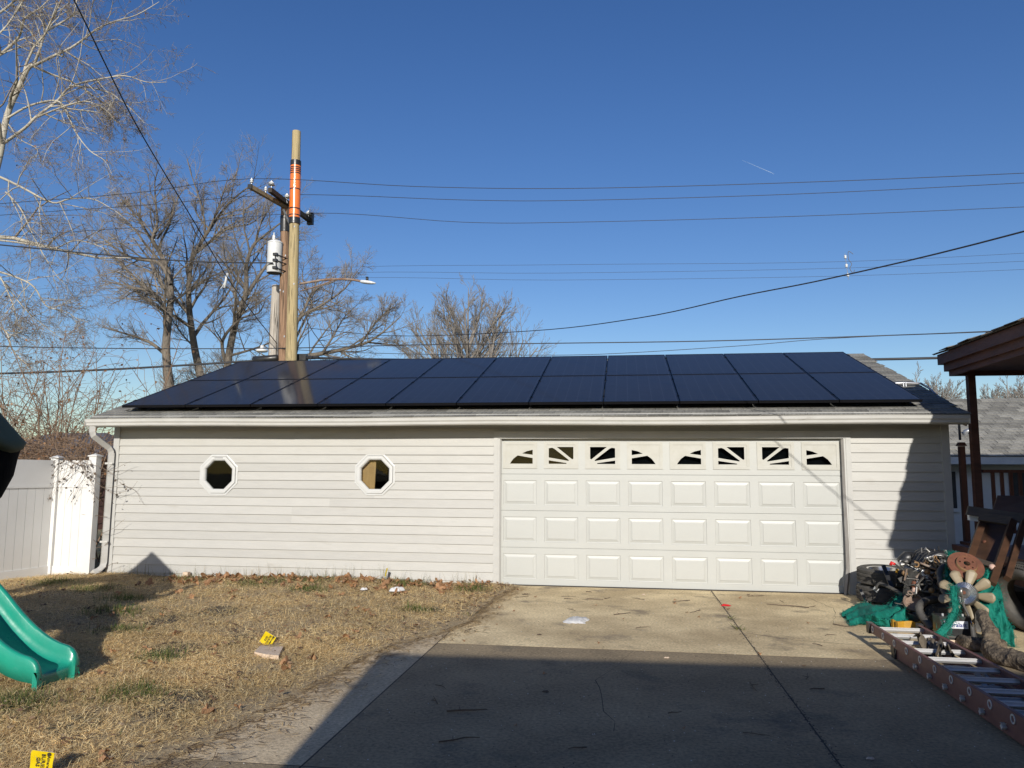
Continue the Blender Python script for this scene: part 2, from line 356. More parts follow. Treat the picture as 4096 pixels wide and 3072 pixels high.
# ================================================================== garage
garage = thing('garage', 'white vinyl sided garage with wide panelled door and shingled roof', 'garage', (0, 0, 0))
WL, WR, DW, DH = -6.24, 6.24, 4.87, 2.115
E_ = .1313
def plank(x0, x1, z0, z1, name='siding_plank'):
    mb = MB(); h = z1-z0
    pr = [(-.030, z0), (-.009, z1+.012), (.010, z1+.012), (.010, z0)]
    vs = [(x, y, z) for x in (x0, x1) for y, z in pr]
    mb.add(vs, [(0, 1, 2, 3), (7, 6, 5, 4), (0, 4, 5, 1), (1, 5, 6, 2), (2, 6, 7, 3), (3, 7, 4, 0)])
    return mb.build(name, 'siding', garage)
OCT = [(-4.425, 1.565), (-1.90, 1.585)]; OI = .315       # centre, inradius of the frame
def cut(z0, z1):
    """spans of wall left of the door free of the octagon windows at this height"""
    cuts = []
    for cx, cz in OCT:
        dz = 0 if z0 <= cz <= z1 else min(abs(z0-cz), abs(z1-cz))
        ir = OI-.02
        if dz < ir:
            hw = ir if dz < ir*.4142 else ir-(dz-ir*.4142)
            cuts.append((cx-hw, cx+hw))
    return cuts
ZL, ZR = 2.0165, 2.0607
def oct_course(z0, z1):
    """a course that meets the octagon windows: pieces cut to the octagon's outline"""
    ir = OI-.02
    if not any(z1 > cz-ir and z0 < cz+ir for _, cz in OCT): return False
    def hw(dz): dz = abs(dz); return ir if dz <= ir*.4142 else (ir-(dz-ir*.4142) if dz < ir else None)
    def piece(poly):
        mb = MB(); n = len(poly); tri = tessellate_polygon([[Vector((x, z, 0)) for x, z in poly]]); zt = z1+.012
        yf = lambda z: -.030+(z-z0)/(zt-z0)*.021
        mb.add([(x, yf(z), z) for x, z in poly]+[(x, .010, z) for x, z in poly], [tuple(t) for t in tri]+[tuple(i+n for i in t[::-1]) for t in tri]+[(i, (i+1) % n, n+(i+1) % n, n+i) for i in range(n)]); mb.build('siding_plank', 'siding', garage)
    def side(cx, cz, sg):
        zt = z1+.012; zs = sorted({z0, zt, *[z for z in (cz-ir, cz-ir*.4142, cz+ir*.4142, cz+ir) if z0 < z < zt]}); out = []
        for z in zs:
            h = hw(z-cz)
            if abs(abs(z-cz)-ir) < 1e-6: out += [(cx+sg*ir*.4142, z), (cx, z)][::1 if z > cz else -1]
            else: out.append((cx+sg*h, z) if h is not None else (cx, z))
        return out
    (c1, d1), (c2, d2) = OCT; zt = z1+.012
    a, b = WL+.1, -.08
    l1 = side(c1, d1, -1); r1 = side(c1, d1, 1); l2 = side(c2, d2, -1); r2 = side(c2, d2, 1)
    piece([(a, z0)]+l1+[(a, zt)]); piece(r1[::-1]+l2) if False else piece(l2+r1[::-1]); piece(r2+[(b, zt), (b, z0)])
    return True
joints = [-3.2, -.9, -4.9, -2.6]
for k in range(-2, 17):
    z1 = ZL-E_*(k-1); z0 = ZL-E_*k
    if k == 16: z0 = -.04
    oc = oct_course(z0, z1)
    a, bnd = WL+.1, -.08
    segs = []; cur = a
    for c0, c1 in cut(z0, z1): segs.append((cur, c0)); cur = c1
    segs.append((cur, bnd))
    if z0 > DH-.02:
        segs = [(a, -1.6), (-1.604, 2.3), (2.296, WR-.1)]
    for i, (s0, s1) in enumerate(segs if not oc else []):
        j = joints[(k//2) % 4]
        if s0+.5 < j < s1-.5 and z0 < DH:
            plank(s0, j, z0, z1); o = plank(j-.004, s1, z0, z1); o.location.y -= .0045; o.rotation_euler.y = rnd.uniform(-.0008, .0008)
        else: plank(s0, s1, z0, z1)
    if z0 < DH-.02:
        zz1 = ZR-E_*(k-1); zz0 = ZR-E_*k
        if k == 16: zz0 = -.01
        plank(DW+.087, WR-.1, zz0, min(zz1, DH+.03))
for x0 in (WL, WR-.1):
    mb = MB(); mb.bx(x0, x0+.1, -.038, .1, -.04, 2.40); mb.build('corner_post', 'trim', garage)
mb = MB(); mb.bx(WL, WL+.02, .1, 7.9, -.04, 2.42); mb.bx(WR-.02, WR, .1, 7.9, -.04, 2.42); mb.bx(WL, WR, 7.88, 7.9, -.04, 2.42)
mb.add([(WL, .0, 2.42), (WL, 7.9, 2.42), (WL, 3.95, 3.84)], [(0, 1, 2)]); mb.add([(WR, .0, 2.42), (WR, 7.9, 2.42), (WR, 3.95, 3.84)], [(0, 1, 2)])
mb.build('side_wall', 'siding', garage)
mb = MB(); mb.bx(WL+.03, WR-.03, .2, 7.85, -.03, .0); mb.bx(WL+.03, WR-.03, 5.0, 5.02, 0, 2.4); mb.bx(WL+.03, WL+.05, .12, 5.0, 0, 2.4); mb.bx(WR-.05, WR-.03, .12, 5.0, 0, 2.4); mb.bx(WL+.03, WR-.03, .12, 5.0, 2.38, 2.39); mb.bx(-.3, -.28, .2, 5.0, 0, 2.4); mb.build('dark_lining', 'interior_dark', garage)  # added near-black lining: the darkness behind the panes is put into its colour
# soffit, fascia
mb = MB(); mb.bx(WL-.12, WR+.1, -.395, .02, 2.335, 2.35); mb.build('soffit', 'trim', garage)
mb = MB(); mb.bx(WL-.13, WR+.11, -.415, -.395, 2.29, 2.46); mb.build('fascia', 'trim', garage)
# gutter with open trough and ogee front
mb = MB(); pr = [(-.418, 2.405), (-.418, 2.30), (-.475, 2.298), (-.495, 2.315), (-.500, 2.345), (-.515, 2.365), (-.520, 2.40), (-.526, 2.412), (-.516, 2.412), (-.512, 2.40), (-.507, 2.368), (-.492, 2.348), (-.487, 2.32), (-.47, 2.308), (-.426, 2.308), (-.426, 2.405)]
gx = np.linspace(WL-.16, WR+.08, 13); vs = []
for i, x in enumerate(gx):
    s = .012*math.sin(i*1.3)*(1 if 0 < i < 12 else 0)*.6
    vs += [(x, y, z+s) for y, z in pr]
n_ = len(pr); fs = [(i*n_+k, i*n_+(k+1) % n_, (i+1)*n_+(k+1) % n_, (i+1)*n_+k) for i in range(12) for k in range(n_)]
mb.add(vs, fs)
for x in (gx[0], gx[-1]): mb.bx(x-.003, x+.003, -.522, -.416, 2.30, 2.408)
gut = mb.build('gutter', 'gutter', garage)
for x in np.arange(-5.9, 6.2, .62):
    mb = MB(); mb.bx(x-.012, x+.012, -.515, -.418, 2.398, 2.404); mb.build('gutter_strap', 'gutter', gut)
# downspout
mb = MB()
mb.tube([(-6.315, -.462, 2.30), (-6.315, -.462, 2.22), (-6.31, -.44, 2.165), (-6.285, -.32, 2.09), (-6.245, -.15, 1.99), (-6.235, -.10, 1.93), (-6.235, -.085, 1.85)], [.055, .055, .057, .055, .055, .057, .054], 4)
mb.tube([(-6.235, -.085, 1.90), (-6.245, -.085, .20), (-6.25, -.10, .13), (-6.27, -.18, .07), (-6.29, -.26, .05)], [.058]*5, 4)
dsp = mb.build('downspout', 'gutter', garage)
for z in (1.72, .5): MB().bx(-6.30, -6.17, -.135, -.130, z, z+.03).build('strap', 'gutter', dsp)
# door surround
mb = MB(); mb.bx(-.078, -.018, -.036, .02, -.005, DH+.10); mb.build('jamb_trim', 'trim', garage)
mb = MB(); mb.bx(DW+.018, DW+.085, -.036, .02, -.005, DH+.10); mb.build('jamb_trim', 'trim', garage)
mb = MB(); mb.bx(-.018, DW+.018, -.035, .06, DH+.012, DH+.10); mb.build('header_trim', 'trim', garage)
mb = MB(); mb.bx(-.085, DW+.09, -.050, -.034, DH+.095, DH+.115); mb.build('drip_cap', 'trim', garage)
mb = MB(); mb.bx(-.018, .012, -.028, .10, -.005, DH+.012); mb.build('jamb', 'trim', garage)
mb = MB(); mb.bx(DW-.012, DW+.018, -.028, .10, -.005, DH+.012); mb.build('jamb', 'trim', garage)
# drooping rubber seal on the right-hand jamb
mb = MB(); mb.tube([(DW-.02, -.02, DH), (DW-.022, -.022, 1.4), (DW-.018, -.028, .7), (DW-.02, -.03, .34), (DW-.055, -.06, .12), (DW-.075, -.075, .0)], [.022, .022, .024, .026, .028, .024], 4); mb.build('door_seal', 'seal', garage)
mb = MB(); mb.tube([(.02, -.01, DH), (.018, -.012, 1.2), (.02, -.012, .01)], .013, 4); mb.build('door_seal', 'trim', garage)
# sectional door: four sections, each with eight pressed panels or windows
DY = .055
mb = MB(); mb.bx(.01, DW-.01, DY+.005, DY+.03, -.022, .0015)
for x_ in (.03, DW-.03): mb.bx(x_-.02, x_+.02, DY+.032, DY+.06, .01, DH)
door = mb.build('garage_door', 'black_rubber', garage)
SH = (DH+.02)/4; CW = DW/8
def ring_rect(cx, cz, w_, h_, y): return [(cx-w_/2, y, cz-h_/2), (cx+w_/2, y, cz-h_/2), (cx+w_/2, y, cz+h_/2), (cx-w_/2, y, cz+h_/2)]
def section(i):
    z0 = i*SH+.002; z1 = (i+1)*SH-.003; mb = MB(); hw, hh = .245, .18; cz = (z0+z1)/2+(.0 if i < 3 else .015)
    if i == 3: hw, hh = .248, .19
    xs_ = [.004]+[v for k in range(8) for v in ((k+.5)*CW-hw, (k+.5)*CW+hw)]+[DW-.004]
    M0 = Matrix(((1, 0, 0, 0), (0, 0, 1, DY), (0, 1, 0, 0), (0, 0, 0, 1)))
    outer = [(xs_[0], z0+.004), (DW-.004, z0+.004), (DW-.004, z1-.004), (xs_[0], z1-.004)]
    holes = [[((k+.5)*CW-hw, cz-hh), ((k+.5)*CW+hw, cz-hh), ((k+.5)*CW+hw, cz+hh), ((k+.5)*CW-hw, cz+hh)] for k in range(8)]
    mb.plate(outer, holes, M0, .03)
    # shiplap lip between sections
    mb.bx(.004, DW-.004, DY+.012, DY+.029, z1-.006, z1+.006)
    mb.build('section', 'door', door)
    return cz, hw, hh
proto = None
for i in range(3):
    cz, hw, hh = section(i)
    for k in range(8):
        if proto is None:
            mb = MB(); st = [(0, 0), (.004, .010), (.012, .011), (.046, .004), (.049, -.001), (.054, -.0015)]; vs = []
            for ins, dy in st: vs += ring_rect(0, 0, (hw-ins)*2, (hh-ins)*2, dy)
            n_ = len(st); mb.add(vs, [(a*4+j, a*4+(j+1) % 4, a*4+4+(j+1) % 4, a*4+4+j) for a in range(n_-1) for j in range(4)]+[tuple(range(4*n_-4, 4*n_))])
            proto = mb.build('raised_panel', 'door'); proto.parent = door; proto.location = ((k+.5)*CW, DY, cz)
        else: inst(proto, door, ((k+.5)*CW, DY, cz))
cz, hw, hh = section(3)
RW = [((385-365, 430-408), (640-365, 22))]
def U(pts, x0, x1, y0, y1): return [((a-x0)/(x1-x0)*2-1, -((b_-y0)/(y1-y0)*2-1)) for a, b_ in pts]
arcA = [(405, 408), (420, 380), (445, 345), (485, 312), (640, 342), (640, 408)]
patA = [U(arcA, 365, 655, 190, 430), U([(530, 288), (580, 262), (640, 246), (640, 305)], 365, 655, 190, 430)]
patB = [U([(815, 335), (815, 228), (850, 222), (872, 232), (1030, 366), (1022, 374)], 795, 1095, 190, 430), U([(900, 213), (1075, 213), (1075, 348), (1062, 356)], 795, 1095, 190, 430), U([(815, 368), (1000, 398), (1004, 408), (815, 408)], 795, 1095, 190, 430)]
for k in range(8):
    cx = (k+.5)*CW; pat = (patA, patB, patB, patA)[k % 4]; mir = 1 if k % 4 < 2 else -1
    M0 = Matrix(((1, 0, 0, cx), (0, 0, 1, DY-.012), (0, 1, 0, cz), (0, 0, 0, 1)))
    fw, fh = hw+.006, hh+.006; iw, ih = hw-.035, hh-.035
    mb = MB(); mb.plate([(-fw, -fh), (fw, -fh), (fw, fh), (-fw, fh)], [[(-iw, -ih), (iw, -ih), (iw, ih), (-iw, ih)]], M0, .035)
    wf = mb.build('window_frame', 'door_insert', door)
    hs = [[(mir*a*iw*.985, b_*ih*.985) for a, b_ in p][::mir] for p in pat]
    M1 = Matrix(((1, 0, 0, cx), (0, 0, 1, DY-.004), (0, 1, 0, cz), (0, 0, 0, 1)))
    mb = MB(); mb.plate([(-iw, -ih), (iw, -ih), (iw, ih), (-iw, ih)], hs, M1, .010); mb.build('sunburst_insert', 'door_insert', door)
    mb = MB(); mb.bx(cx-iw, cx+iw, DY+.010, DY+.013, cz-ih, cz+ih); mb.build('pane', 'doorglass', door)
# added grey board close behind the door glass gives the panes an even grey
mb = MB(); mb.bx(-.1, DW+.1, .17, .18, 1.45, 2.2); mb.build('added_pane_backing', 'grey_board', garage)
# octagon windows
for n_o, (cx, cz) in enumerate(OCT):
    M0 = Matrix(((1, 0, 0, cx), (0, 0, -1, 0), (0, 1, 0, cz), (0, 0, 0, 1))); c_ = 1/math.cos(math.pi/8); ph = math.pi/8
    mb = MB(); mb.lathe([(OI*c_, -.01), (OI*c_, .030), ((OI-.012)*c_, .034), ((OI-.028)*c_, .034), ((OI-.034)*c_, .024), ((OI-.034)*c_, -.01)], 8, M0, ph, True); win = mb.build('window', 'octframe', garage)
    mb = MB(); mb.lathe([((OI-.034)*c_, .0), ((OI-.036)*c_, .046), ((OI-.075)*c_, .048), ((OI-.092)*c_, .034), ((OI-.098)*c_, .010), ((OI-.098)*c_, -.02), ((OI-.034)*c_, -.02)], 8, M0, ph, True); mb.build('frame', 'octframe', win)
    mb = MB(); mb.lathe([((OI-.092)*c_, .004), ((OI-.092)*c_, .008)], 8, M0, ph); mb.build('pane', 'glass', win)
    if n_o == 0:
        mb = MB(); mb.bx(cx-.07, cx+.07, -.052, -.046, cz+OI-.055, cz+OI-.048); mb.build('latch', 'dark', win)
pb = MB(); pb.box((-2.07, .075, .93), (.25, .02, 1.80), Matrix.Rotation(R(2), 3, 'Y'))
tag(pb.build('plywood_sheet', 'plywood', None), 'orange brown plywood sheet standing behind the octagon window nearest the garage door', 'plywood')
# roof
TAN = 1/3.; PIT = math.atan(TAN); RX0, RX1, RY0, RYR, RZ0 = WL-.135, WR+.11, -.43, 3.95, 2.43
def rz(y): return RZ0+(y-RY0)*TAN
mb = MB()
for (ya, za), (yb, zb) in (((RY0, RZ0), (RYR, rz(RYR))), ((RYR, rz(RYR)), (8.33, RZ0))):
    mb.add([(RX0+.01, ya, za), (RX1-.01, ya, za), (RX1-.01, yb, zb), (RX0+.01, yb, zb), (RX0+.01, ya, za-.05), (RX1-.01, ya, za-.05), (RX1-.01, yb, zb-.05), (RX0+.01, yb, zb-.05)],
           [(0, 1, 2, 3), (4, 5, 6, 7), (0, 1, 5, 4), (1, 2, 6, 5), (2, 3, 7, 6), (3, 0, 4, 7)])
roof = mb.build('roof', 'shingle_deck', garage)
mb = MB(); mb.bx(RX0, RX1, RY0-.012, RY0+.04, RZ0-.035, RZ0-.002); mb.build('drip_edge', 'gutter', roof)
for x in (RX0+.012, RX1-.03):
    mb = MB(); mb.beam((x, RY0+.02, RZ0-.10), (x, RYR, rz(RYR)-.10), .02, .13); mb.build('rake_board', 'trim', roof)
mb = MB(); mb.box((0, 0, 0), (.300, .175, .013)); shp = mb.build('shingle', 'shingle'); shp.parent = roof
first = True; EX = .142; ncr = int((RYR-RY0)/math.cos(PIT)/EX)
for c_ in range(ncr):
    sy = c_*EX+.06; y = RY0+sy*math.cos(PIT)-.02; z = rz(y)+.010; off = (c_ % 3)*.1+rnd.uniform(-.02, .02)
    x = RX0+.151-off
    while x < RX1+.05:
        if y < -.02 or x > 5.78 or x < -5.98 or y > 3.72:
            xx = min(max(x, RX0+.145), RX1-.145)
            if not (y > 3.72 and x < 4.6):
                loc = (xx, y, z+rnd.uniform(0, .002)); rot = (PIT-.045+rnd.uniform(-.008, .008), rnd.uniform(-.006, .006), rnd.uniform(-.01, .01))
                if first: shp.location = loc; shp.rotation_euler = rot; first = False
                else: inst(shp, roof, loc, rot)
        x += .305
for i in range(6):
    mb = MB(); x = RX1-.15-i*.28; zr = rz(RYR)
    mb.add([(x-.16, RYR-.13, zr-.035), (x+.16, RYR-.13, zr-.035), (x+.16, RYR, zr+.022), (x-.16, RYR, zr+.022), (x+.16, RYR+.13, zr-.035), (x-.16, RYR+.13, zr-.035)], [(0, 1, 2, 3), (3, 2, 4, 5)])
    mb.build('ridge_cap', 'shingle', roof)
# galvanised conduit over the right end of the roof
mb = MB(); yc = 1.15; zc = rz(yc)+.06
mb.tube([(5.7, yc, zc), (6.1, yc, zc+.01), (6.34, yc, zc), (6.45, yc, zc-.07), (6.52, yc-.35, zc-.32), (6.53, yc-.75, zc-.52), (6.53, yc-.80, zc-.62), (6.53, yc-.80, zc-.9)], .017, 8)
cnd = mb.build('conduit', 'conduit', garage, True)
for dx in (-.02, .016):
    mb = MB(); mb.box((6.10+dx, yc-.02, zc-.015), (.014, .03, .07), None, .6); mb.build('clamp', 'lamp_grey', cnd)

# solar panels: eleven columns, two rows, each panel a thing
PW, PL, PX0, PY0 = 1.066, 1.935, -6.0, -.235
COLP = (5.865-PX0)/11
ordn = ['first', 'second', 'third', 'fourth', 'fifth', 'sixth', 'seventh', 'eighth', 'ninth', 'tenth', 'last']
pt = thing('solar_panel', 'x', 'solar panel', (0, 0, 0), (PIT, 0, 0), 'solar panels on the garage roof')
mb = MB(); fw = .012; mb.plate([(0, 0), (PW, 0), (PW, PL), (0, PL)], [[(fw, fw), (PW-fw, fw), (PW-fw, PL-fw), (fw, PL-fw)]], Matrix.Translation((0, 0, -.038)), .040); mb.build('frame', 'panel_frame', pt)
mb = MB(); mb.bx(fw, PW-fw, fw, PL-fw, -.012, -.003); mb.build('glass', 'solar_glass', pt)
for sx in (0, PW):
    for sy in (.35, 1.55):
        mb = MB(); mb.bx(sx-.017, sx+.017, sy-.03, sy+.03, .0005, .005); mb.build('clamp', 'panel_frame', pt)
for r_ in range(2):
    for c_ in range(11):
        o = pt if (r_ == 0 and c_ == 0) else copy_tree(pt)
        s = r_*(PL+.018); y = PY0+s*math.cos(PIT); z = rz(y)+.15
        o.location = (PX0+c_*COLP, y, z)
        rowl = ('lower', 'upper')[r_]
        o['label'] = f'black solar panel, {ordn[c_]} from the left in the {rowl} row on the garage roof' if c_ < 10 else f'black solar panel at the right end of the {rowl} row on the garage roof'
mb = MB()
for s in (.35, 1.55, .35+PL, 1.55+PL):
    y = PY0+s*math.cos(PIT); z = rz(y)+.093; mb.box((PX0+11*COLP/2, y, z), (11*COLP+.02, .035, .05), Matrix.Rotation(PIT, 3, 'X'))
for i in range(12):
    for s in (.35, 1.55, .35+PL, 1.55+PL):
        y = PY0+s*math.cos(PIT); mb.box((PX0+.1+i*1.06, y, rz(y)+.035), (.05, .06, .10), Matrix.Rotation(PIT, 3, 'X'))
tag(mb.build('mounting_rail', 'panel_frame', garage))

# ================================================================== porch beside the garage (its eave shades the right end)
porch = thing('porch', 'dark red wooden porch with shingled roof and balustrade beside the garage', 'porch', (6.6, -3.4, 0))
PX, PZ, PYN, PYF = 6.17, 3.30, -6.95, .03              # eave edge
mb = MB(); mb.bx(PX+.02, 10.5, PYN, PYF, .62, .70); mb.build('deck', 'deck_wood', porch)
# three stepped fascia boards along the eave and along the far end
for i, (dx, z0, z1) in enumerate(((.0, PZ-.155, PZ-.012), (.055, PZ-.255, PZ-.15), (.10, PZ-.325, PZ-.25))):
    mb = MB(); mb.bx(PX+dx, PX+dx+.05, PYN+dx, PYF-dx, z0, z1)
    mb.bx(PX+dx+.05, 10.4, PYF-dx-.05, PYF-dx, z0, z1); mb.bx(PX+dx+.05, 10.4, PYN+dx, PYN+dx+.05, z0, z1); mb.build('fascia_board', 'porch_wood', porch)
mb = MB(); mb.bx(PX+.14, 10.4, PYN+.15, PYF-.15, PZ-.27, PZ-.255); mb.build('ceiling', 'porch_wood', porch)
mb = MB(); ps = .32
mb.add([(PX-.035, PYN-.04, PZ-.012), (PX-.035, PYF+.04, PZ-.012), (8.4, PYF+.04, PZ-.012+ps*2.26), (8.4, PYN-.04, PZ-.012+ps*2.26), (PX-.035, PYN-.04, PZ+.006), (PX-.035, PYF+.04, PZ+.006), (8.4, PYF+.04, PZ+.006+ps*2.26), (8.4, PYN-.04, PZ+.006+ps*2.26),
        (10.6, PYN-.04, PZ-.012), (10.6, PYF+.04, PZ-.012), (10.6, PYN-.04, PZ+.006), (10.6, PYF+.04, PZ+.006)],
       [(0, 1, 2, 3), (4, 5, 6, 7), (0, 1, 5, 4), (1, 2, 6, 5), (0, 3, 7, 4), (3, 2, 9, 8), (7, 6, 11, 10), (8, 9, 11, 10), (3, 8, 10, 7), (2, 9, 11, 6)])
# gable infill
mb.add([(PX+.05, PYF-.02, PZ-.1), (10.4, PYF-.02, PZ-.1), (8.4, PYF-.02, PZ-.03+ps*2.2)], [(0, 1, 2)])
prf = mb.build('roof', 'shingle_old', porch)
mb = MB(); mb.box((0, 0, 0), (.17, .30, .009)); ps_ = mb.build('shingle', 'shingle_old'); ps_.parent = prf; first = True
bl = wloc(prf)
for c_ in range(3):
    for k in range(23):
        y = PYF-.11-k*.306-(c_ % 2)*.12; x = PX+.035+c_*.14; z = PZ+.014+(x-PX)*ps+.006*c_
        if y < PYN+.1: continue
        loc = Vector((x-.02+rnd.uniform(-.02, .02), y, z+rnd.uniform(0, .008)))-bl; rot = (rnd.uniform(-.03, .03), -math.atan(ps)+rnd.uniform(-.05, .09), rnd.uniform(-.05, .05))
        if first: ps_.location = loc; ps_.rotation_euler = rot; first = False
        else: inst(ps_, prf, loc, rot)
def post(x, y, z0=.70, z1=PZ-.255): return MB().bx(x-.046, x+.046, y-.046, y+.046, z0, z1).build('post', 'porch_wood', porch)
for y in (-.10, -3.4, -6.75): post(6.53, y)
# railing at the far end and along the side
for z in (1.66, .86):
    mb = MB(); mb.bx(6.60, 10.2, -.135, -.065, z, z+.04); mb.build('rail', 'deck_wood', porch)
    mb = MB(); mb.bx(6.495, 6.565, -6.7, -1.9, z, z+.04); mb.build('rail', 'deck_wood', porch)
bp = None
for i in range(34):
    x = 6.73+i*.112
    if x > 10.2: break
    if bp is None: bp = MB().bx(x-.019, x+.019, -.119, -.081, .90, 1.66).build('baluster', 'deck_wood', porch)
    else: inst(bp, porch, Vector(bp.location)+Vector((i*.112, 0, 0)))
for i in range(56):
    y = -.28-i*.112
    if abs(y+3.4) < .1 or y > -1.9: continue
    inst(bp, porch, Vector(bp.location)+Vector((6.53-6.73, y+.10, 0)))
# skirt and steps edge under the deck
for k in range(4):
    MB().bx(6.42, 6.45, -6.9, -.02, .03+k*.15, .165+k*.15).build('skirt_board', 'deck_wood', porch)
mb = MB(); mb.bx(6.34, 6.60, -.22, .08, .70, .735); mb.build('cap_board', 'deck_wood', porch)
# newel behind the post
MB().bx(6.40, 6.47, .05, .12, .70, 2.02).box((6.435, .085, 2.05), (.11, .11, .05), None, .6).build('newel', 'deck_wood', porch)

# unseen house added behind the porch; its walls are shaped to cast shade
nh = thing('porch_shade_house', 'unseen brick house behind the porch, added to shade the right side', 'house', (11, -4, 0))
MB().bx(8.35, 15, -6.98, -.25, -.05, 4.62).add([(6.42, -6.99, -.05), (15, -6.99, -.05), (15, -12.3, -.05), (7.0, -12.3, -.05), (6.42, -6.99, 4.25), (15, -6.99, 4.25), (15, -12.3, 4.25), (7.0, -12.3, 4.25)], [(0, 1, 5, 4), (1, 2, 6, 5), (2, 3, 7, 6), (3, 0, 4, 7), (4, 5, 6, 7)]).build('wall', 'brick_house', nh); MB().add([(7.0, -12.4, 4.25), (15.2, -12.5, 4.25), (15.2, -6.97, 4.25), (6.42, -6.97, 4.25), (9.4, -9.7, 5.0), (13, -9.7, 5.0)], [(0, 1, 5, 4), (2, 3, 4, 5), (3, 0, 4), (1, 2, 5), (3, 2, 1, 0)]).build('roof', 'shingle_old', nh); MB().add([(8.1, -7.25, 4.62), (15.2, -7.25, 4.62), (15.2, 0, 4.62), (8.1, 0, 4.62), (10.3, -3.6, 5.6), (13, -3.6, 5.6)], [(0, 1, 5, 4), (2, 3, 4, 5), (3, 0, 4), (1, 2, 5), (3, 2, 1, 0)]).build('roof', 'shingle_old', nh)
MB().bx(8.33, 8.36, -4.2, -3.2, .7, 2.75).build('door', 'white_wall', nh)
# ================================================================== neighbour's garage with shingled roof (right)
ng = thing('neighbour_garage', 'low white outbuilding with grey shingled roof behind the porch railing', 'garage', (11, 10, 0))
NE, NR, NY0, NYR, NX0, NX1 = 2.03, 3.55, 6.6, 9.6, 7.55, 15.5
MB().bx(NX0+.35, NX1-.35, NY0+.4, 12.2, -.05, NE).build('wall', 'white_wall', ng)
mb = MB()
mb.add([(NX0, NY0, NE), (NX1, NY0, NE), (NX1-1.6, NYR, NR), (NX0+1.9, NYR, NR), (NX0, 12.6, NE), (NX1, 12.6, NE)], [(0, 1, 2, 3), (3, 2, 5, 4), (0, 3, 4), (1, 5, 2)])
nroof = mb.build('roof', 'shingle2', ng)
MB().bx(NX0, NX1, NY0-.02, NY0+.03, NE-.17, NE-.01).build('fascia', 'white_wall', ng)
sl_ = math.hypot(NYR-NY0, NR-NE); na = math.atan2(NR-NE, NYR-NY0); mb = MB(); mb.box((0, 0, 0), (.325, .2, .018)); nsh = mb.build('shingle', 'shingle2'); nsh.parent = nroof; first = True; bl = wloc(ng)
for c_ in range(20):
    s = .06+c_*.165; y = NY0+s*math.cos(na); z = NE+s*math.sin(na)+.014
    for k in range(14):
        x = NX0+.2+k*.335+(c_ % 3)*.11
        if x < NX0+.12+s/sl_*1.9 or x > 12.0: continue
        loc = Vector((x, y, z+rnd.uniform(0, .006)))-bl; rot = (na-.05, rnd.uniform(-.01, .01), rnd.uniform(-.02, .02))
        if first: nsh.location = loc; nsh.rotation_euler = rot; first = False
        else: inst(nsh, nroof, loc, rot)
# roof vent pipe
c0 = Vector((9.55, NY0+.95, NE+.48)); mb = MB(); mb.tube([c0+Vector((0, 0, -.05)), c0+Vector((0, 0, .10)), c0+Vector((.1, -.06, .14))], [.06, .055, .06], 10); mb.build('vent_pipe', 'galv', ng, True)
for x in (8.6, 10.6):
    f = MB().bx(x-.45, x+.45, NY0+.37, NY0+.41, .9, 1.7).build('window', 'dark', ng); MB().bx(x-.5, x+.5, NY0+.36, NY0+.40, .82, .9).build('sill', 'white_wall', f)

# ================================================================== neighbour's dark roofed shed behind the fence (left)
sh = thing('neighbour_shed', 'dark roofed shed half hidden by brambles behind the white fence', 'shed', (-13, 8, 0))
a = atY(148, 938, 8.); b_ = atY(205, 985, 8.); c_ = atY(60, 985, 8.)
MB().bx(c_[0]-1.5, b_[0]-.3, 8.2, 11, -.05, b_[2]).build('wall', 'brick_house', sh)
mb = MB(); mb.add([(c_[0]-2, 7.8, b_[2]-.06), (b_[0]+.3, 7.8, b_[2]-.06), (a[0], 9.6, a[2]+.12), (c_[0]-.6, 9.6, a[2]+.12), (b_[0]+.3, 11.4, b_[2]-.06), (c_[0]-2, 11.4, b_[2]-.06)], [(0, 1, 2, 3), (3, 2, 4, 5), (1, 4, 2), (0, 3, 5)]); rf = mb.build('roof', 'dark_roof', sh)
MB().bx(c_[0]-2, b_[0]+.3, 7.78, 7.82, b_[2]-.2, b_[2]-.07).build('fascia', 'dark_wood', sh)

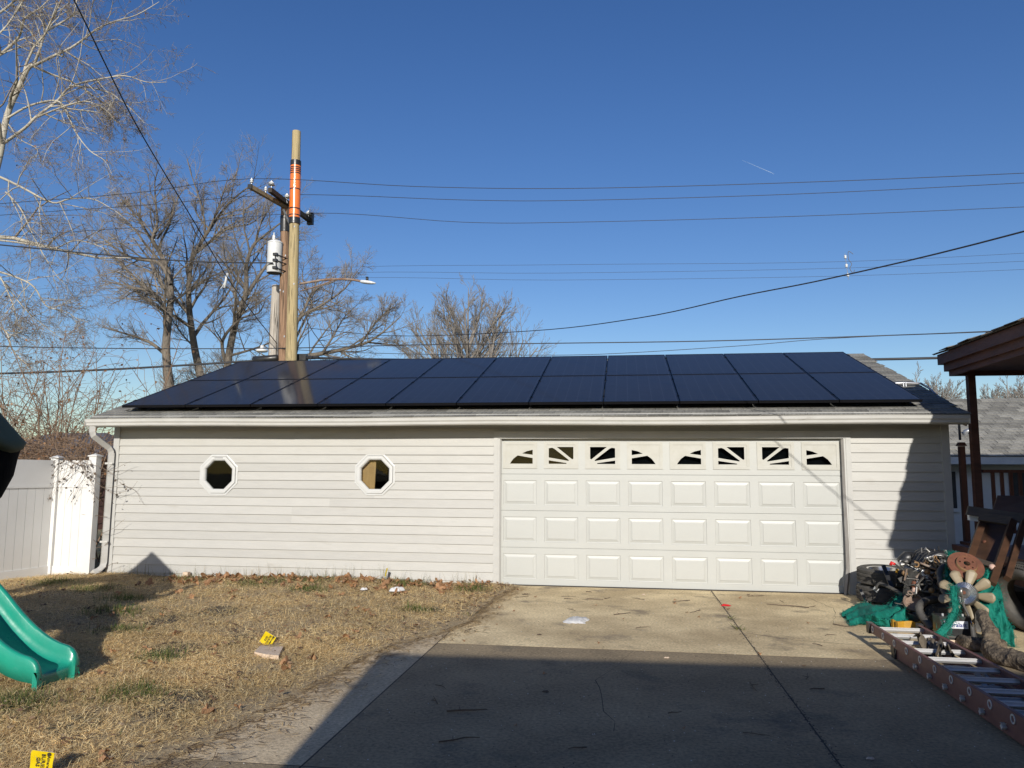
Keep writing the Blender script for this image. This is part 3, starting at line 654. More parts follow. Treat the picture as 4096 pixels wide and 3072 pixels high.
# ================================================================== white vinyl fence
fence = thing('vinyl_fence', 'white vinyl privacy fence with post at the garage corner', 'fence', (-7.0, -.2, 0))
FZ = 1.78; FX = -7.08; FY = -.20
def fpost(x, y, h=FZ+.03):
    MB().bx(x-.062, x+.062, y-.062, y+.062, -.04, h).build('post', 'vinyl', fence)
    mb = MB(); mb.bx(x-.078, x+.078, y-.078, y+.078, h, h+.018); mb.add([(x-.07, y-.07, h+.018), (x+.07, y-.07, h+.018), (x+.07, y+.07, h+.018), (x-.07, y+.07, h+.018), (x, y, h+.05)], [(0, 1, 4), (1, 2, 4), (2, 3, 4), (3, 0, 4)]); mb.build('post_cap', 'vinyl', fence)
fpost(FX, FY); fpost(-6.42, FY, FZ+.06); fpost(FX-.40, -2.65); fpost(FX-.80, -5.1)
def run(p0, p1, nb):
    p0 = Vector(p0); p1 = Vector(p1); t = (p1-p0)
    MB().beam(p0+Vector((0, 0, 1.585)), p1+Vector((0, 0, 1.585)), .04, .39).build('top_panel', 'vinyl', fence)
    MB().beam(p0+Vector((0, 0, 1.372)), p1+Vector((0, 0, 1.372)), .055, .04).build('rail', 'vinyl', fence)
    MB().beam(p0+Vector((0, 0, .06)), p1+Vector((0, 0, .06)), .055, .16).build('rail', 'vinyl', fence)
    for i in range(nb):
        a = p0+t*((i+.025)/nb); b = p0+t*((i+.975)/nb)
        MB().beam(a+Vector((0, 0, .745)), b+Vector((0, 0, .745)), .026, 1.22).build('board', 'vinyl', fence)
    nrm = Vector((t.y, -t.x, 0)).normalized()
    MB().beam(p0+Vector((0, 0, .745)), p1+Vector((0, 0, .745)), .014, 1.2).build('board_backing', 'vinyl', fence)
run((FX+.062, FY, 0), (-6.48, FY, 0), 4); run((FX-.01, FY-.062, 0), (FX-.39, -2.59, 0), 16); run((FX-.41, -2.71, 0), (FX-.79, -5.04, 0), 16)

# ================================================================== green slide and its play tower (the tower stands out of frame)
SX = -2.42
far = [(-3.75, 1.10), (-3.45, .93), (-3.136, .715), (-2.909, .50), (-2.72, .355), (-2.58, .287), (-2.49, .262), (-2.435, .225), (-2.408, .16), (-2.405, .06), (-2.41, 0.)]
bed = [(-3.75, .93), (-3.45, .76), (-3.136, .53), (-2.909, .325), (-2.72, .20), (-2.58, .15), (-2.49, .135), (-2.44, .12), (-2.43, .07), (-2.432, .03), (-2.435, 0.)]
slide = thing('slide', 'glossy green plastic slide reaching down onto the dry lawn', 'slide', (-2.6, -5.87, 0))
def smooth_path(pts, k=4):
    pts = [Vector(p) for p in pts]; out = []
    for i in range(len(pts)-1):
        p0 = pts[max(i-1, 0)]; p1 = pts[i]; p2 = pts[i+1]; p3 = pts[min(i+2, len(pts)-1)]
        for j in range(k):
            t = j/k; out.append(.5*((2*p1)+(p2-p0)*t+(2*p0-5*p1+4*p2-p3)*t*t+(3*p1-p0-3*p2+p3)*t**3))
    out.append(pts[-1]); return out
fp = smooth_path([(x, 0, z) for x, z in far], 3); bp_ = smooth_path([(x, 0, z) for x, z in bed], 3)
# cross-section across the slide: outer skirt, rounded rim, inner wall, bed, and back up
vs = []; nS = 0
for F_, B_ in zip(fp, bp_):
    rim = F_.z; bd = B_.z; low = max(bd-.05, 0); xx, xb = F_.x, B_.x
    prof = [(-.215, xb, low), (-.222, xx, rim*.55+low*.45), (-.222, xx, rim-.02), (-.212, xx, rim-.003), (-.196, xx, rim), (-.180, xx, rim-.004), (-.172, xx, rim-.022), (-.165, xb*.5+xx*.5, rim*.5+bd*.5), (-.150, xb, bd+.02), (-.125, xb, bd+.004), (-.06, xb, bd), (0, xb, bd-.002)]
    prof = prof+[(-a, x, z) for a, x, z in prof[-2::-1]]
    nS = len(prof); vs += [(x, -5.87+a, z) for a, x, z in prof]
nR = len(fp); mb = MB(); mb.add(vs, [(i*nS+k, i*nS+k+1, (i+1)*nS+k+1, (i+1)*nS+k) for i in range(nR-1) for k in range(nS-1)])
so_ = mb.build('slide_bed', 'slide', slide, True, auto=50)
md = so_.modifiers.new('thick', 'SOLIDIFY'); md.thickness = .006; md.offset = -1
for y in (-6.088, -5.652):
    mb = MB(); mb.bx(-2.445, -2.408, y-.004, y+.004, .0, .16); mb.build('end_flange', 'slide', slide)
    for z in (.05, .11):
        MB().lathe([(.008, 0), (.008, .005)], 8, Matrix.Translation((-2.402, y+(.02 if y < -5.8 else -.02), z)) @ Matrix.Rotation(R(90), 4, 'Y')).build('bolt', 'dark', slide)
# tower
tower = thing('play_tower', 'play tower with dark green canvas canopy, its edge at the far left', 'play tower', (-4.5, -6.1, 0))
tx0, tx1, ty0, ty1 = -5.35, -3.75, -6.75, -5.35
for x in (tx0, tx1):
    for y in (ty0, ty1): MB().bx(x-.045, x+.045, y-.045, y+.045, -.03, 1.72).build('post', 'old_wood', tower)
for k in range(10): MB().bx(tx0+k*.162, tx0+k*.162+.14, ty0, ty1, .98, 1.02).build('deck_board', 'old_wood', tower)
for y in (ty0, ty1):
    for z in np.arange(.05, 1.3, .15): MB().bx(tx0, tx1, y-.012, y+.012, z, z+.145).build('side_board', 'old_wood', tower)
for z in np.arange(.05, 1.3, .15): MB().bx(tx0-.012, tx0+.012, ty0, ty1, z, z+.145).build('side_board', 'old_wood', tower)
# canopy: ridge along y, sagging sides
ap = (-4.93, 2.37); mb = MB(); n_ = 14; vs = []
for j in range(6):
    y = -6.95+j*.36
    for i in range(n_+1):
        t = i/n_*2-1; x = ap[0]+t*1.05; z = ap[1]-abs(t)*.84-.05*math.sin(abs(t)*math.pi)+.012*math.sin(j*2.1+i)
        if abs(t) < .06: z -= .02
        vs.append((x, y, z))
mb.add(vs, [(j*(n_+1)+i, j*(n_+1)+i+1, (j+1)*(n_+1)+i+1, (j+1)*(n_+1)+i) for j in range(5) for i in range(n_)])
o = mb.build('canopy', 'canvas', tower, True); md = o.modifiers.new('t', 'SOLIDIFY'); md.thickness = .006
mb = MB(); mb.bx(ap[0]-.03, ap[0]+.03, -6.9, -5.2, ap[1]-.07, ap[1]-.02); mb.build('ridge_pole', 'old_wood', tower)
# folded fabric umbrella close to the camera at the left edge, in the shade of the house
um = thing('patio_umbrella', 'folded dark green patio umbrella with black lining at the left edge', 'umbrella', (.53, -10.2, 0))
Mu = Matrix.Translation((.53, -10.2, 0))
MB().lathe([(.22, .0), (.22, .05), (.05, .09), (.03, .12)], 20, Mu).build('base', 'black_plastic', um, True, auto=40); MB().tube([(.53, -10.2, .1), (.53, -10.2, 2.0)], .019, 10).build('pole', 'galv', um, True)
def um_lathe(prof, nm, m, lob):
    mb = MB(); n_ = 48; vs = []
    for r_, h_ in prof:
        for k in range(n_): a = 2*math.pi*k/n_; rr_ = r_*(1+lob*math.cos(8*a)*min(1, r_/.3)); vs.append((.53+rr_*math.cos(a), -10.2+rr_*math.sin(a), h_+.006*math.cos(8*a)*r_/.3))
    mb.add(vs, [(i*n_+k, i*n_+(k+1) % n_, (i+1)*n_+(k+1) % n_, (i+1)*n_+k) for i in range(len(prof)-1) for k in range(n_)]); mb.build(nm, m, um, True)
um_lathe([(0.038, 0.9691), (0.0912, 1.1971), (0.1292, 1.3909), (0.1786, 1.5334), (0.2166, 1.5756), (0.2318, 1.6132), (0.2364, 1.6474), (0.2417, 1.669)], 'lining', 'canvas_black', .012)
um_lathe([(0.225, 1.6554), (0.2447, 1.6645), (0.2478, 1.6736), (0.2371, 1.6873), (0.2204, 1.7078), (0.1991, 1.7352), (0.1786, 1.7523), (0.0988, 1.8583), (0.038, 1.9951), (0.0, 2.0521)], 'canopy', 'canvas', .012)
mb = MB(); c = Vector((.71, -10.38, 1.66)); mb.tube([c+Vector((.0028*math.cos(a), 0, .0028*math.sin(a))) for a in np.linspace(0, 2*math.pi, 11)], .0006, 5, False); mb.build('eyelet', 'galv', um)

# ================================================================== the house behind the camera: its shadow lies across the driveway
house = thing('house', 'brick house behind the viewer that shades the driveway', 'house', (5, -17, 0))
HH = 3.31; FL, FR, BR, BL = Vector((.56, -13, 0)), Vector((9.2, -12.65, 0)), Vector((9.2, -20, 0)), Vector((1.42, -20, 0))
def ringz(z, out=0.): return [Vector((p.x+out*sx, p.y+out*sy, z)) for p, sx, sy in ((FL, 0, 1), (FR, 1, 1), (BR, 1, -1), (BL, 0, -1))]
def prism_(zs): r0, r1 = zs; return r0+r1, [(0, 1, 5, 4), (1, 2, 6, 5), (2, 3, 7, 6), (3, 0, 4, 7), (3, 2, 1, 0), (4, 5, 6, 7)]
MB().add(*prism_((ringz(-.05, -.03), ringz(HH-.2, -.03)))).build('wall', 'brick_house', house)
MB().add(*prism_((ringz(HH-.2), ringz(HH)))).build('eave', 'white_wall', house)
e_ = ringz(HH); MB().add(e_+[Vector((4.6, -16.4, HH+1.0)), Vector((6.6, -16.4, HH+1.0))], [(0, 1, 5, 4), (1, 2, 5), (2, 3, 4, 5), (3, 0, 4)]).build('roof', 'shingle_deck', house)
for x in (2.0, 4.6, 7.2):
    y = -13+(x-.56)*.0405; f = MB().bx(x-.5, x+.5, y-.06, y+.03, 1.0, 2.2).build('window', 'octframe', house); MB().bx(x-.43, x+.43, y+.032, y+.036, 1.07, 2.13).build('pane', 'doorglass', f)

# ================================================================== utility poles behind the garage
YP = 8.6
def V3(p): return Vector([float(a) for a in p])
def pole(name, label, topP, lowP, Y, r1, r0, m):
    t = V3(atY(*topP, Y)); l = V3(atY(*lowP, Y)); d = (l-t); b = t+d*((t.z+.3)/(t.z-l.z)); L_ = thing(name, label, 'utility pole', (b.x, b.y, 0))
    pts = [b.lerp(t, k/10) for k in range(11)]
    mb = MB(); mb.tube(pts, [r0+(r1-r0)*k/10 for k in range(11)], 16); mb.build('shaft', m, L_, True, auto=50)
    return L_, b, t
pn, pnb, pnt = pole('utility_pole', 'new tan utility pole wrapped in an orange sleeve', (640.5, 284), (629, 785), YP, .118, .185, 'pole_new')
po, pob, pot = pole('utility_pole', 'older reddish brown utility pole carrying the crossarms and transformer', (616, 438), (612, 785), YP+.42, .115, .17, 'pole_old')
pg, pgb, pgt = pole('utility_pole', 'short weathered grey pole left of the taller ones', (597.5, 617), (590, 778), YP+1.1, .135, .165, 'pole_grey')
def along(b, t, z): return b.lerp(t, (z-b.z)/(t.z-b.z))
def pz(y, b=None): return float(atY(640, y, YP)[2])
def rad(b, t, z, r0, r1): return r0+(r1-r0)*(z-b.z)/(t.z-b.z)
z1, z0 = pz(348), pz(484)
def sleeve(za, zb, dr, m, nm):
    k = [along(pnb, pnt, za+(zb-za)*i/3) for i in range(4)]; mb = MB(); mb.tube(k, [rad(pnb, pnt, p.z, .185, .118)+dr for p in k], 20); return mb.build(nm, m, pn, True, auto=50)
def weather(b, t, r0, r1, th, seed, n, zlo, m='dark_wood'):
    rw = random.Random(seed)
    for i in range(n):                                   # drying checks and staples on the camera side
        za = rw.uniform(zlo, t.z-.8); ln = rw.uniform(.25, 1.3); a = rw.uniform(-2.6, -.5); P_ = []
        for k in range(4):
            z = za+ln*k/3; c = along(b, t, z); rr_ = rad(b, t, z, r0, r1)+.001; aa = a+rw.gauss(0, .02); P_.append(c+Vector((rr_*math.cos(aa), rr_*math.sin(aa), 0)))
        mb = MB(); mb.tube(P_, [.001, .0055, .005, .001], 4); mb.build('drying_crack', m, th)
    for i in range(6):
        z = rw.uniform(zlo, t.z-1.5); c = along(b, t, z); rr_ = rad(b, t, z, r0, r1); aa = rw.uniform(-2.2, -.9); p = c+Vector((rr_*math.cos(aa), rr_*math.sin(aa), 0)); mb = MB(); mb.box(p, (.03, .012, .05)); mb.build('tag_plate', 'galv', th)
weather(pnb, pnt, .185, .118, pn, 3, 26, 4.5); weather(pob, pot, .17, .115, po, 4, 22, 4.5); weather(pgb, pgt, .165, .135, pg, 5, 12, 4.5)
sleeve(z0, z1, .022, 'orange', 'orange_sleeve')
for a, b_ in ((348, 359), (471, 484)): sleeve(pz(b_), pz(a), .026, 'black_plastic', 'tape_band')
for y in (363.5, 367.5, 371.5, 376, 410, 452, 466): sleeve(pz(y)-.016, pz(y)+.016, .025, 'black_plastic', 'strap')
# crossarms on the old pole
aL = V3(atY(540, 403, 7.35)); aR = V3(atY(628, 458, 9.25)); aR.z = aL.z
mb = MB(); mb.beam(aL, aR, .10, .11); xa = mb.build('crossarm', 'arm_wood', po); mb = MB(); mb.beam(aL, aL+(aR-aL).normalized()*-.02, .125, .13); mb.build('end_cap', 'dark', xa)
bL = V3(atY(583, 410, 7.9)); bR = V3(atY(668, 488, 10.5)); bR.z = bL.z
mb = MB(); mb.beam(bL, bR, .11, .13); xb = mb.build('crossarm', 'dark_wood', po)
mb = MB(); mb.beam(V3(atY(612, 452, 8.7)), V3(atY(627, 487, 8.95)), .05, .03); mb.beam(V3(atY(655, 478, 10.0)), V3(atY(622, 492, 9.0)), .05, .03); mb.build('brace', 'galv', po)
def insul(p, parent, s=1., nm='insulator'):
    p = V3(p); mb = MB(); mb.lathe([(.012, -.06), (.012, .02), (.055*s, .02), (.075*s, .035), (.03*s, .07), (.06*s, .08), (.055*s, .10), (.022*s, .13), (.022*s, .15), (.0, .155)], 12, Matrix.Translation(p)); return mb.build(nm, 'porcelain', parent, True, auto=40)
i1 = aL+(aR-aL)*.03+Vector((0, 0, .11)); i2 = aL+(aR-aL)*.36+Vector((0, 0, .11)); i3 = bL+(bR-bL)*.03+Vector((0, 0, .13)); i4 = bL+(bR-bL)*.40+Vector((0, 0, .12)); i5 = bL+(bR-bL)*.97+Vector((0, 0, .12))
for p, s in ((i1, .7), (i2, .7), (i3, 1.3), (i4, 1.2), (i5, 1.4)): insul(p, po, s)
mb = MB(); mb.box(bR+Vector((.03, .0, .04)), (.18, .12, .36)); mb.build('cutout', 'black_plastic', po)
for t_ in (.35, .55):
    c = bL.lerp(bR, t_); mb = MB(); mb.tube([c+Vector((-.12, 0, -.1)), c+Vector((-.1, 0, .08)), c+Vector((.02, 0, .1)), c+Vector((.08, 0, -.06))], .014, 6); mb.build('clamp', 'galv', po)
k0 = [along(pob, pot, z) for z in (pz(497)+.1, pz(470), pz(455))]; MB().tube(k0, [.135, .134, .133], 14).build('black_wrap', 'black_plastic', po, True, auto=50)
# transformer
tc_ = V3(atY(592, 590, YP+.2)); tt = V3(atY(592, 524, YP+.2)); H_ = tt.z-tc_.z
tr = thing('transformer', 'white cylindrical pole transformer hung on the brown pole', 'transformer', tuple(tc_))
mb = MB(); mb.lathe([(.19, 0), (.205, .02), (.205, H_-.04), (.215, H_-.03), (.212, H_), (.12, H_+.06), (0, H_+.07)], 28, Matrix.Translation(tc_)); mb.build('tank', 'transformer', tr, True, auto=40)
MB().lathe([(.0, -.006), (.20, -.006), (.20, .002)], 24, Matrix.Translation(tc_)).build('tank_base', 'dark', tr)
mb = MB(); mb.lathe([(.02, 0), (.05, .03), (.03, .06), (.055, .09), (.03, .12), (.05, .15), (.02, .18), (.012, .26), (0, .26)], 12, Matrix.Translation(tc_+Vector((-.04, -.02, H_+.03)))); mb.build('bushing', 'porcelain', tr, True)
for z in (H_*.55, H_*.36, H_*.12):
    mb = MB(); mb.box(tc_+Vector((.11, -.19, z)), (.12, .09, .07)); mb.tube([tc_+Vector((.12, -.2, z)), tc_+Vector((.24, -.05, z-.03)), tc_+Vector((.3, .2, z-.03))], .016, 6); mb.build('terminal', 'black_plastic', tr)
mb = MB(); mb.beam(tc_+Vector((.1, -.2, H_*.58)), tc_+Vector((.16, -.2, H_*.1)), .03, .02); mb.build('lead', 'black_plastic', tr)
# street light
sl0 = V3(atY(648, 613, YP+.1)); pts = [sl0]+[V3(atY(x, y, YP+.1)) for x, y in ((672, 609), (700, 604.5), (730, 603), (760, 604), (781, 608))]
st = thing('street_light', 'grey street light on a curved rusty arm reaching right from the poles', 'street light', tuple(sl0))
MB().tube(smooth_path(pts, 3), .034, 8).build('arm', 'rusty', st, True)
MB().tube([V3(atY(648, 629, YP+.1)), V3(atY(690, 617, YP+.1)), V3(atY(725, 603.5, YP+.1))], .018, 6).build('brace', 'rusty', st, True)
h0 = V3(atY(779, 608, YP+.1)); h1 = V3(atY(812, 612, YP+.1)); dx = h1-h0
mb = MB(); mb.tube([h0+dx*t for t in (0, .06, .25, .5, .75, .93, 1)], [.05, .075, .085, .085, .07, .04, .012], 12, sq=.62); mb.build('lamp_head', 'lamp_grey', st, True)
MB().tube([h0+dx*.42+Vector((0, 0, .04)), h0+dx*.42+Vector((0, 0, .15))], .04, 10).build('photocell', 'black_plastic', st, True)

# ================================================================== overhead wires
def wire(label, pts, r=.009, name='overhead_wire', m='wire', k=6, extra=None):
    """pts: (px, py, Y) in photograph pixels at real depth Y"""
    P_ = [V3(atY(x, y, Y)) if not isinstance(x, Vector) else x for x, y, Y in pts]
    P_ = smooth_path(P_, k); mb = MB(); mb.tube(P_, r, 5); o = mb.build(name, m, None, True); return tag(o, label, 'wire', 'overhead wires')
def wv(*a): return [(p, 0, 0) if isinstance(p, Vector) else p for p in a]
wire('topmost overhead wire, passing the tip of the long crossarm', wv((-300, 464, 7.4), (0, 440, 7.4), (300, 416, 7.4), i1+Vector((0, 0, .13)), (900, 403, 7.4), (1240, 407, 7.4), (1700, 395, 7.4), (2212, 374, 7.4), (2600, 352, 7.4)), .0085)
wire('second overhead wire from the top, behind the orange sleeve', wv((-300, 492, 8.9), (0, 465, 8.9), (300, 444, 8.9), i4+Vector((0, 0, .12)), (1000, 432, 8.9), (1240, 433, 8.9), (1700, 420, 8.9), (2212, 395, 8.9), (2600, 372, 8.9)), .0085)
wire('third overhead wire from the top, ending at the far crossarm end', wv((-300, 540, 10.4), (0, 512, 10.4), (300, 491, 10.4), i5+Vector((.02, 0, .08)), (1000, 480, 10.4), (1240, 480, 10.4), (1700, 468, 10.4), (2212, 447, 10.4), (2600, 428, 10.4)), .0085)
wire('thick black cable running left from the white transformer', wv((-300, 500, 7.2), (0, 529, 7.6), (220, 550, 8.0), (420, 565, 8.4), (590, 568, 8.55)), .020)
wire('black twisted service line rising to the upper right edge', wv(Vector((-6.8, 8.5, 5.55)), Vector((-3.6, 6.2, 4.85)), Vector((.086, 3.02, 4.306)), Vector((2.07, -.006, 3.902)), Vector((3.241, -1.964, 3.747)), Vector((3.986, -3.19, 3.639)), Vector((4.978, -4.92, 3.541)), Vector((6.6, -7.8, 3.5)), Vector((9, -12.5, 3.6))), .0078)
wire('dark line slanting steeply from the top left corner down to the poles', wv((70, -160, -3.), (160, 0, -1.), (292, 265, 2.), (420, 480, 5.4), (505, 620, 7.2), (598, 742, 8.9)), .013)
wire('upper of the telephone lines just above the roof', wv((-300, 735, 8.2), (0, 748, 8.3), (300, 753, 8.5), (620, 752, 8.9), (900, 745, 8.9), (1200, 741.5, 8.9), (1600, 735, 8.9), (2212, 714, 8.9), (2500, 703, 8.9)), .014)
wire('lower telephone line close above the panels', wv((590, 752, 8.9), (700, 759, 8.8), (900, 765, 8.7), (1100, 767, 8.6), (1300, 765, 8.6), (1600, 747, 8.6), (1800, 731, 8.6), (2212, 712, 8.6)), .008)
wire('thick cable along the alley on the left below the thin lines', wv((-200, 811, 7.9), (0, 807, 8.0), (200, 800, 8.2), (400, 789, 8.5), (610, 775, 9.0)), .030)
wire('thick cable behind the roof ridge on the right', wv((630, 771, 9.0), (780, 776, 9.0), (1100, 779, 9.), (1500, 781, 9.), (1850, 777, 9.), (2060, 772.5, 9.), (2400, 762, 9.)), .034)
for i, (ya, yb, yc_) in enumerate(((574, 570, 544), (585, 588, 564), (596, 603, 582))):
    wire(('uppermost', 'middle', 'lowest')[i]+' of three faint distant wires right of the street light', wv((-100, 640-i*-14, 44.), (640, ya+8, 44.), (1200, yb+2, 44.), (1828, (565, 579, 596)[i], 44.), (2400, yc_-8, 44.)), .011)
sp = V3(atY(1829, 575, 44.)); spo = thing('line_spacer', 'string of white insulators spacing the distant wires', 'insulator', tuple(sp))
MB().tube([V3(atY(1825, 548, 44)), V3(atY(1833, 604, 44))], .02, 6).build('rod', 'galv', spo)
for x, y in ((1826, 555), (1828.5, 574), (1831.5, 594)):
    mb = MB(); c = V3(atY(x, y, 44)); mb.lathe([(.03, -.13), (.09, -.08), (.10, -.04), (.05, 0), (.10, .03), (.09, .08), (.03, .13)], 12, Matrix.Translation(c)); mb.build('insulator', 'lamp_grey', spo, True)
mb = MB(); mb.tube(smooth_path([V3(atY(x, y, 43.9)) for x, y in ((1843, 549), (1833, 543), (1833, 560), (1840, 570), (1836, 580), (1843, 590), (1846, 583))], 4), .022, 5); mb.build('jumper', 'wire', spo)
# cable splice, junction gear and white guard tube
mb = MB(); a = V3(atY(545, 778, 8.9)); b_ = V3(atY(602, 773, 8.9)); mb.tube([a, a.lerp(b_, .06), a.lerp(b_, .94), b_], [.04, .10, .10, .04], 10); tag(mb.build('splice_case', 'black_plastic', None, True), 'black cable splice case at the foot of the poles', 'cable box')
mb = MB(); a = V3(atY(652, 773, 8.9)); mb.box(a, (.30, .18, .2)); mb.tube([a, a+Vector((.5, 0, 0))], [.06, .04], 8); tag(mb.build('junction_box', 'black_plastic'), 'black junction box right of the orange sleeved pole', 'cable box')
mb = MB(); a = V3(atY(566, 757, 8.9)); mb.lathe([(.10, -.05), (.16, -.03), (.16, .02), (.06, .04), (.05, .14), (0, .14)], 14, Matrix.Translation(a)); o = mb.build('wireless_node', 'porcelain', None, True); tag(o, 'small white round antenna left of the grey pole', 'antenna')
MB().tube([a+Vector((0, 0, -.05)), V3(atY(561, 776, 8.9))], .012, 5).build('stem', 'galv', o)
mb = MB(); mb.tube([V3(atY(491, 590, 7.0)), V3(atY(489, 600, 7.0)), V3(atY(485, 622, 7.0))], [.035, .03, .03], 8); mb.tube([V3(atY(493, 594, 7.0)), V3(atY(480, 620, 7.05)), V3(atY(476, 624, 7.05))], .01, 5); tag(mb.build('guard_tube', 'porcelain', None, True), 'white guard tube hanging on the slanting line', 'cable guard')
mb = MB(); mb.tube(smooth_path([V3(atY(x, y, 8.6)) for x, y in ((653, 640), (664, 690), (668, 740), (670, 776))], 4), .011, 5); mb.tube(smooth_path([V3(atY(x, y, 8.6)) for x, y in ((653, 665), (672, 710), (700, 750), (712, 778))], 4), .011, 5); tag(mb.build('drop_cable', 'wire'), 'thin black drop cables falling from the tan pole to the roof line', 'wire', 'overhead wires')
# contrail
a = V3(atY(1603, 346, 3000.)); b_ = V3(atY(1673, 376, 3000.)); mb = MB(); mb.tube([a.lerp(b_, t) for t in (0, .2, .6, .9, 1)], [.2, .45, .7, .9, .3], 6); tag(mb.build('contrail', 'contrail'), 'short white contrail high in the blue sky', 'contrail')

# ================================================================== bare trees
class Tree:
    def __init__(s, seed): s.r = random.Random(seed); s.paths = {}; s.tips = []
    def put(s, pts, rads, k, cls): s.paths.setdefault((len(pts), k, cls), []).append((pts, rads))
    def branch(s, p, d, ln, r0, lv, P):
        """P: dict(max, kids, ratio, ang, up, wig, minr)"""
        r = s.r; n = 6 if lv <= 1 else (5 if lv == 2 else 4); pts = [p]; d = d.normalized(); cur = Vector(p)
        up = P['up'][min(lv, len(P['up'])-1)]; wg = P['wig']
        for i in range(n-1):
            d = (d+Vector((r.gauss(0, wg), r.gauss(0, wg), r.gauss(0, wg)+up/(n-1)))).normalized(); cur = cur+d*(ln/(n-1)); pts.append(cur.copy())
        r1 = max(r0*.28, P['minr']*.7); rads = [r0+(r1-r0)*(i/(n-1)) for i in range(n)]
        s.put(pts, rads, 5 if lv <= 1 else 3, 0 if lv <= P.get('barklv', 1) else 1)
        s.kids(pts, rads, ln, lv, P)
    def kids(s, pts, rads, ln, lv, P, t0=.18):
        if lv >= P['max']:
            s.tips.append((pts[-1], pts[-1]-pts[-2])); return
        r = s.r; nk = P['kids'][min(lv, len(P['kids'])-1)]; n = len(pts)
        for i in range(nk):
            t = t0+(1-t0)*((i+r.random())/nk); f = t*(n-1); j = min(int(f), n-2); p = pts[j].lerp(pts[j+1], f-j); tg = (pts[j+1]-pts[j]).normalized()
            rr = rads[j]+(rads[j+1]-rads[j])*(f-j); a = P['ang']*r.uniform(.7, 1.3)
            q = tg.orthogonal(); q.rotate(Matrix.Rotation(r.uniform(0, 6.283), 3, tg)); d = tg*math.cos(a)+q*math.sin(a)
            L_ = ln*P['ratio']*r.uniform(.6, 1.15)*(1.1-.55*t)
            s.branch(p, d, L_, max(min(rr*.62, L_*.022), P['minr']), lv+1, P)
    def traced(s, pts, r0, r1, P, lv=0, k=4, t0=.15, sides=8):
        r0 *= P.get('rs', 1.); r1 *= P.get('rs', 1.); pts = smooth_path(pts, k); n = len(pts); rads = [r0+(r1-r0)*i/(n-1) for i in range(n)]
        s.put(pts, rads, sides, 0); ln = sum((pts[i+1]-pts[i]).length for i in range(n-1)); s.kids(pts, rads, ln*P.get('tl', .45), lv, P, t0)
    def meshes(s, parent, bark, twig, nm=('trunk', 'crown')):
        for cls, m, name in ((0, bark, nm[0]), (1, twig, nm[1])):
            V_, Q_ = [], []; off = 0
            for (n, k, c), lst in s.paths.items():
                if c != cls: continue
                P_ = np.array([[tuple(p) for p in a] for a, _ in lst]); R_ = np.array([b for _, b in lst]); N_ = len(lst)
                T = np.gradient(P_, axis=1); T /= np.linalg.norm(T, axis=2, keepdims=True)+1e-9
                ref = np.where(np.abs(T[:, :1, 2:3]) > .9, np.array([1., 0, 0]), np.array([0, 0, 1.])); ref = np.broadcast_to(ref, T.shape)
                U_ = np.cross(T, ref); U_ /= np.linalg.norm(U_, axis=2, keepdims=True)+1e-9; W_ = np.cross(T, U_)
                an = np.arange(k)*2*math.pi/k
                ring = P_[:, :, None, :]+R_[:, :, None, None]*(U_[:, :, None, :]*np.cos(an)[None, None, :, None]+W_[:, :, None, :]*np.sin(an)[None, None, :, None])
                V_.append(ring.reshape(-1, 3)); ix = np.arange(N_*n*k).reshape(N_, n, k)+off
                a = ix[:, :-1, :]; b = ix[:, 1:, :]; Q_.append(np.stack([a, np.roll(a, -1, 2), np.roll(b, -1, 2), b], -1).reshape(-1, 4)); off += N_*n*k
            if V_: rawmesh(name, np.concatenate(V_), np.concatenate(Q_), m, parent, smooth=True)
def leaves_mesh(name, pos, size, colr, parent, mat_='leaf', rs=None, droop=True):
    """small curled leaves: 2 quads each"""
    rs = rs or np.random.default_rng(3); n = len(pos); pos = np.asarray(pos, float); sz = size*rs.uniform(.6, 1.4, n)[:, None]
    a = rs.normal(size=(n, 3)); a /= np.linalg.norm(a, axis=1, keepdims=True); b = rs.normal(size=(n, 3)); b -= a*(a*b).sum(1, keepdims=True); b /= np.linalg.norm(b, axis=1, keepdims=True); c = np.cross(a, b)
    v = np.stack([pos, pos+a*sz*.5+b*sz*.42+c*sz*.1, pos+a*sz*1.1+c*sz*.25, pos+a*sz*.5-b*sz*.42+c*sz*.1], 1).reshape(-1, 3)
    q = np.arange(4*n).reshape(-1, 4); c0 = np.array(colr)[rs.integers(0, len(colr), n)]*rs.uniform(.7, 1.25, (n, 1)); return tag(rawmesh(name, v, q, mat_, parent, np.repeat(c0, 4, 0)), kind='stuff')
BROWN = [(.30, .15, .07), (.22, .11, .055), (.36, .21, .11), (.16, .09, .05)]
# sycamore, upper left (limbs traced, twigs grown)
def A1(x, y): return (.2686*x, .2686*y)
def A3(x, y): return (.2929*x, 432+.2929*y)
def lim(T_, pts, conv, Y0, dy, r0, r1, P, **kw):
    pts = [conv(*p) for p in pts]; n = len(pts); wob = T_.r.uniform(-.6, .6)
    T_.traced([V3(atY(x, y, Y0+dy*i/(n-1)+wob*math.sin(i*1.3))) for i, (x, y) in enumerate(pts)], r0, r1, P, **kw)
SY = 12.0; syc = Tree(5); bx_ = V3(atY(-85, 1000, SY))
PS = dict(max=3, kids=[18, 8, 5, 3], ratio=.57, ang=.75, up=[.15, .02, -.12, -.25], wig=.16, minr=.0046, barklv=1, tl=.62, rs=.68)
PSt = dict(PS); PSt['kids'] = [10, 7, 4]; ID = lambda x, y: (x, y)
lim(syc, [(-90, 1060), (-75, 800), (-50, 560), (-22, 420), (0, 330), (8, 282), (20, 236), (38, 196), (59, 150), (72, 140)], ID, SY, 0, .24, .10, dict(PSt, kids=[6, 6, 4]), sides=12)
